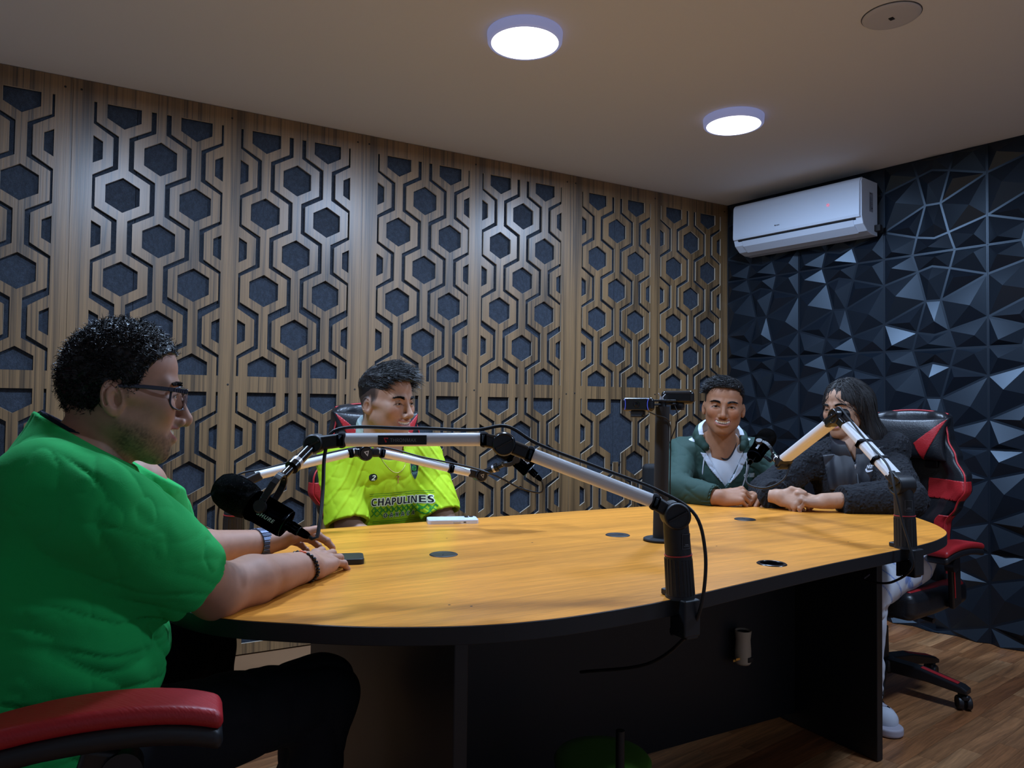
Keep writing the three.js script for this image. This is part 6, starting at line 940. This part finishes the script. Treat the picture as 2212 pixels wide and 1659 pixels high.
// ---------------------------------------------------------------- the woman in the black fleece
function fleeceWoman() {
  const who = thing('person', 'woman with long dark hair in a black fleece jacket, hands clasped on the table', 'person', [-0.86, 0, 1.60]);
  const head = pose([-0.925, 1.123, 1.551], -1.56, 0.05, 0.03, 0.965), pelvis = [-0.775, 0.53, 1.585], neck = [-0.925, 0.975, 1.578], yaw = -0.98, trunk = trunkMatrix(pelvis, neck, yaw), L = 0.47;
  const build = { hip: 0.165, hipD: 0.120, waist: 0.130, waistD: 0.098, chest: 0.142, chestD: 0.112, sh: 0.122, shR: 0.046 };
  const shR = [-1.040, 0.905, 1.445], elR = [-1.245, 0.790, 1.432], wrR = [-1.345, 0.793, 1.592], shL = [-0.875, 0.905, 1.700], elL = [-0.990, 0.797, 1.842], wrL = [-1.240, 0.786, 1.712];
  const rt = [0.870, 0, 0.4926], kn = [-1.331, 0.786, 1.643];
  const hrW = [-1.362, 0.797, 1.585], hr = handMatrix(hrW, [-1.322, 0.792, 1.655], [-0.50, 0.62, 0.60]), hl = handMatrix([-1.258, 0.790, 1.702], [-1.345, 0.790, 1.640], [0.15, 0.9, 0.25]);
  const s = skinMesh(who, { head, face: { smile: 0.9, width: 0.95, jaw: 0.86, eye: 0.0022, mouth: 0.0045, nose: 0.95, cheek: 1.0, neck: 0.86 }, trunk, L, build, neck, neckR: 0.047,
    arms: [[shR, elR, hrW, 0.040, 0.034, 0.025], [shL, elL, [-1.258, 0.790, 1.702], 0.040, 0.036, 0.027]],
    hands: [{ m: hr, field: handField({ s: 1, scale: 0.90, curl: [[0.75, 0.85, 0.35], [0.78, 0.85, 0.35], [0.8, 0.85, 0.35], [0.82, 0.8, 0.35]], spread: [0.10, 0.03, -0.04, -0.10], thumb: [[0.040, 0.006, 0.048], [0.040, 0.004, 0.078], [0.034, 0.000, 0.100]] }) },
      { m: hl, field: handField({ s: -1, scale: 0.90, curl: [[0.8, 0.9, 0.4], [0.8, 0.9, 0.4], [0.8, 0.9, 0.4], [0.8, 0.9, 0.4]], thumb: [[0.036, 0.008, 0.050], [0.028, 0.020, 0.078], [0.016, 0.024, 0.098]] }) }],
    skin: [0.44, 0.245, 0.155], lip: [0.45, 0.16, 0.16], trunkBox: [[-1.42, 0.42, 1.33], [-0.62, 1.04, 1.92]], gaze: [0, 0.05], cell: 0.0027, handCell: 0.0030 });
  // long hair falling behind the shoulders
  const cran = ell([0, 0.034, -0.014], [0.085, 0.096, 0.103]), streak = (x, y, z) => { const a = Math.atan2(x, -z - 0.0 + 0.02); return 0.0030 * noise3(a * 11, y * 9, 3) + 0.0018 * noise3(a * 34, y * 14, 9); };
  const hairF = (x, y, z) => { const ax = abs(x); let d = cran(x, y, z); d = smin(d, capD(ax, y, z, [0.060, 0.03, -0.01], [0.085, -0.13, -0.045], 0.036, 0.044), 0.04); d = smin(d, capD(x, y, z, [0, 0.02, -0.06], [0, -0.19, -0.085], 0.068, 0.070), 0.05); d = smin(d, capD(ax, y, z, [0.085, -0.11, -0.045], [0.092, -0.205, -0.070], 0.044, 0.034), 0.04); d += streak(x, y, z); const face = max(ax - 0.067 - 0.02 * sstep(0.02, -0.06, y), 0.012 + 0.10 * max(0, y + 0.00) ** 1 - z, y - 0.056 + 0.75 * max(0, ax - 0.006), -y - 0.5); return smax(d, -face, 0.012); };
  const long = strands(77, 1900, (r) => { const a = r() * 2 * PI, q = hit(hairF, [0, 0.04, -0.02], [sin(a) * 0.8, 0.6 * r() + 0.15, cos(a) * 0.8 - 0.25].map((v) => v), 0.2); if (!q || (q.p[2] > 0.02 && abs(q.p[0]) < 0.066 && q.p[1] < 0.092)) return null; return q; }, { len: 0.30, rad: 0.0008, seg: 12, dir: (q) => { const n = q.n, d = V(q.p[0] * 4, -0.3, -0.35); return d.addScaledVector(n, -d.dot(n)).addScaledVector(n, 0.02); }, bend: (p, d) => { const e = 0.004, v = hairF(p.x, p.y, p.z), n = V(hairF(p.x + e, p.y, p.z) - v, hairF(p.x, p.y + e, p.z) - v, hairF(p.x, p.y, p.z + e) - v).normalize(); p.addScaledVector(n, -(v - 0.0010)); const g = V(p.x * 1.5, -1, -0.12); g.addScaledVector(n, -g.dot(n)).normalize(); d.lerp(g, 0.45).normalize(); } });
  part('hair', s.place(mergeGeometries([mesher(hairF, [-0.15, -0.26, -0.17], [0.15, 0.15, 0.12], 0.0034), long])), M.longHair ??= std({ color: rgb(0.007, 0.005, 0.005), roughness: 0.64 }), who, 'long dark hair');
  const ti = trunk.clone().invert().elements, loc = (x, y, z) => [ti[0] * x + ti[4] * y + ti[8] * z + ti[12], ti[1] * x + ti[5] * y + ti[9] * z + ti[13], ti[2] * x + ti[6] * y + ti[10] * z + ti[14]], nk = V(0, -0.10, -0.032).applyMatrix4(head);
  const jt = placed(trunkField(L, grown(build, 0.036)), trunk), cr = creases(0.0050, 8, 9, 8, 12), pile = (x, y, z) => 0.0024 * noise3(x * 130, y * 130, z * 130) + 0.0020 * noise3(x * 240, y * 240, z * 240);
  const slR = sleeveField([shR, elR, mixP(elR, hrW, 0.86)], [0.068, 0.066, 0.052], 0.028), slL = sleeveField([shL, elL, mixP(elL, [-1.258, 0.790, 1.702], 0.80)], [0.070, 0.072, 0.055], 0.030);
  const hole = cap([nk.x, nk.y + 0.12, nk.z], [neck[0] - 0.012, neck[1] - 0.04, neck[2] + 0.006], 0.064, 0.060), coll = cap([neck[0] + 0.002, neck[1] - 0.02, neck[2]], [nk.x - 0.004, nk.y + 0.020, nk.z], 0.096, 0.078);
  const base = (x, y, z) => { let d = smin(jt(x, y, z), slR.outer(x, y, z), 0.04); return smin(d, slL.outer(x, y, z), 0.04) + cr(x, y, z); };
  const slit = (x, y, z) => { const p = loc(x, y, z); return max(abs(p[0]) - max(0.0015, 0.26 * (p[1] - 0.43)), 0.02 - p[2], 0.43 - p[1]); };
  const holes = (d, x, y, z) => smax(smax(smax(d, -hole(x, y, z), 0.004), -slR.hole(x, y, z), 0.004), -slL.hole(x, y, z), 0.004);
  const panel = (p) => max(0.345 - p[1], p[1] - 0.47, abs(p[0]) - 0.112, -p[2]);
  const fleece = cloth(0.0075, 0.0085, 0.012, { roughness: 1, sheen: 0.5, sheenColor: rgb(0.05, 0.06, 0.09) });
  const jm = put('fleece_jacket', (x, y, z) => { const p = loc(x, y, z); let d = holes(base(x, y, z), x, y, z) - pile(x, y, z); return smax(d, -slit(x, y, z), 0.003); }, [-1.46, 0.46, 1.32], [-0.58, 1.04, 1.96], 0.0042, fleece, who, 'black fleece jacket');
  const nylon = std({ color: rgb(0.016, 0.018, 0.025), roughness: 0.42, bumpMap: rep(weave, 20, 20), bumpScale: 0.0003 });
  const pm = put('chest_panel', (x, y, z) => { const p = loc(x, y, z); const f = 0.0016 * sin(p[0] * 160 + 3 * noise3(x * 12, y * 12, z * 12)); return max(jt(x, y, z) + cr(x, y, z) - 0.007 - f, panel(p), -slit(x, y, z), -hole(x, y, z)); }, [-1.20, 0.70, 1.35], [-0.76, 1.06, 1.84], 0.004, nylon, who, 'smooth black chest panel');
  put('stand_collar', (x, y, z) => { const p = loc(x, y, z); return smax(smax(smax(coll(x, y, z), -hole(x, y, z) + 0.002, 0.003), p[1] - L - 0.052 + 0.22 * p[2], 0.004), -slit(x, y, z), 0.003); }, [-1.06, 0.86, 1.44], [-0.80, 1.06, 1.72], 0.0038, nylon, who, 'black stand collar, unzipped at the top');
  const front = (u, v, l = 0.006) => { const p = V(u, v, 0.26).applyMatrix4(trunk), f = V(0, 0, -1).transformDirection(trunk); for (let i = 0; i < 80; i++) { const d = base(p.x, p.y, p.z); if (d < l) break; p.addScaledVector(f, d * 0.6); } return p.sub(who.position); };
  const zp = []; for (let v = 0.10; v <= 0.432; v += 0.02) zp.push(front(0, v, 0.0075)); part('zipper', tube(zp, 0.0035, 60, 6), M.black, who); const zt = front(0, 0.428, 0.011); part('zipper_pull', [box(0.007, 0.010, 0.005, zt.x, zt.y, zt.z, 0.0015), box(0.005, 0.020, 0.0025, zt.x, zt.y - 0.014, zt.z, 0.001)].map((g) => g), M.steel, who, 'metal zipper pull');
  const dm = (u, v, roll) => new THREE.Matrix4().makeRotationFromEuler(new THREE.Euler(-0.15, yaw, roll, 'YXZ')).setPosition(V(u, v, 0.13).applyMatrix4(trunk).sub(who.position));
  part('chest_emblem', decal(pm.geometry, dm(0.052, 0.412, 0.05), 0.050, 0.046, 0.0015, 0.05), std({ color: rgb(0.75, 0.78, 0.85), roughness: 0.6, transparent: true, alphaMap: canvasTex(256, 238, (c) => { c.fillStyle = '#000'; c.fillRect(0, 0, 256, 238); c.fillStyle = '#fff'; c.font = 'italic bold 92px sans-serif'; c.textAlign = 'center'; c.textBaseline = 'middle'; c.fillText('NIKE', 134, 86, 186); c.beginPath(); c.moveTo(20, 128); c.quadraticCurveTo(10, 196, 70, 196); c.quadraticCurveTo(110, 194, 236, 118); c.quadraticCurveTo(120, 160, 84, 160); c.quadraticCurveTo(46, 160, 52, 120); c.quadraticCurveTo(34, 120, 20, 128); c.fill(); }) }), pm, 'white sports emblem');
  // pale trousers with thin blue checks, and slides
  const crT = creases(0.004, 12, 12, 12, 33), kL = [-1.118, 0.465, 1.778], kR = [-1.08, 0.500, 1.60], hL = [-0.81, 0.545, 1.735], hR = [-0.80, 0.535, 1.50], aL = [-1.094, 0.085, 1.756], aR = [-1.10, 0.085, 1.58];
  const legs = (x, y, z) => { let d = ell([-0.775, 0.515, 1.585], [0.14, 0.105, 0.165])(x, y, z); for (const [h, k, a] of [[hL, kL, aL], [hR, kR, aR]]) d = smin(smin(d, capD(x, y, z, h, k, 0.097, 0.076), 0.05), capD(x, y, z, k, a, 0.066, 0.052), 0.02); d += crT(x, y, z) + 0.0018 * sin(y * 140 + 2 * noise3(x * 14, y * 14, z * 14)) * (sstep(0.46, 0.42, y) * sstep(0.36, 0.40, y) + sstep(0.20, 0.15, y)); return max(d, 0.075 - y); };
  const lineAt = (v, p, w) => { const q = abs(((v % p) + p) % p - p / 2); return sstep(w, w * 0.5, q); };
  put('trousers', legs, [-1.24, 0.04, 1.36], [-0.58, 0.68, 1.94], 0.0052, phys({ vertexColors: true, roughness: 0.9, sheen: 0.2, sheenColor: rgb(0.4, 0.4, 0.45) }), who, 'pale trousers with thin blue check lines', (x, y, z) => { const u = (x + 1.0) * 0.95 + (y - 0.5) * 0.8, k = max(lineAt(u + 0.02 * (z - 1.7), 0.078, 0.0042), 0.8 * lineAt(z + 0.25 * x + 0.03, 0.105, 0.0042)) * sstep(0.42, 0.45, y); return [lerp(0.60, 0.10, k), lerp(0.62, 0.20, k), lerp(0.68, 0.52, k)]; });
  for (const [a, b, c] of [[[-1.066, 0.045, 1.700], [-1.128, 0.04, 1.848], 0], [[-1.07, 0.045, 1.53], [-1.19, 0.04, 1.61], 1]]) {
    const side = V(b[2] - a[2], 0, a[0] - b[0]).normalize();
    put('sock', (x, y, z) => max(smin(smin(capD(x, y, z, a, b, 0.034, 0.033), hypot3(x - b[0] - side.x * 0.008, y - b[1], z - b[2] - side.z * 0.008) - 0.037, 0.02), capD(x, y, z, [a[0] - 0.012, 0.05, a[2] + 0.02], [a[0] - 0.025, 0.12, a[2] + 0.04], 0.036, 0.036), 0.03), 0.026 - y), [min(a[0], b[0]) - 0.07, 0, min(a[2], b[2]) - 0.07], [max(a[0], b[0]) + 0.07, 0.16, max(a[2], b[2]) + 0.07], 0.0045, cloth(0.60, 0.63, 0.70), who, 'white sock');
    const sl = thingPart('slide', who), lilac = std({ color: rgb(0.46, 0.42, 0.47), roughness: 0.6 }), e = V(b[0] - a[0], 0, b[2] - a[2]).normalize(), A = [a[0] - e.x * 0.03, 0.016, a[2] - e.z * 0.03], B = [b[0] + e.x * 0.022, 0.016, b[2] + e.z * 0.022], bx = [[min(A[0], B[0]) - 0.08, -0.01, min(A[2], B[2]) - 0.08], [max(A[0], B[0]) + 0.08, 0.16, max(A[2], B[2]) + 0.08]];
    put('sole', (x, y, z) => { const q = capD(x, 0.016, z, A, B, 0.041, 0.048), v = abs(y - 0.016) - 0.014; return smax(q, v, 0.008); }, ...bx, 0.004, lilac, who, 'pale lilac slide sole'); sl.add(who.children[who.children.length - 1]);
    put('strap', (x, y, z) => { const t = ((x - a[0]) * e.x + (z - a[2]) * e.z) / hypot(b[0] - a[0], b[2] - a[2]), q = smin(capD(x, y, z, [a[0], 0.035, a[2]], [b[0], 0.030, b[2]], 0.050, 0.051), 1, 0.01); return max(abs(q) - 0.003, abs(t - 0.66 - 0.10 * ((x - a[0]) * side.x + (z - a[2]) * side.z) / 0.05) - 0.25, 0.02 - y); }, ...bx, 0.0032, lilac, who, 'broad pale lilac strap'); sl.add(who.children[who.children.length - 1]);
  }
}
fleeceWoman();
shade(scene);
renderer.render(scene, camera);
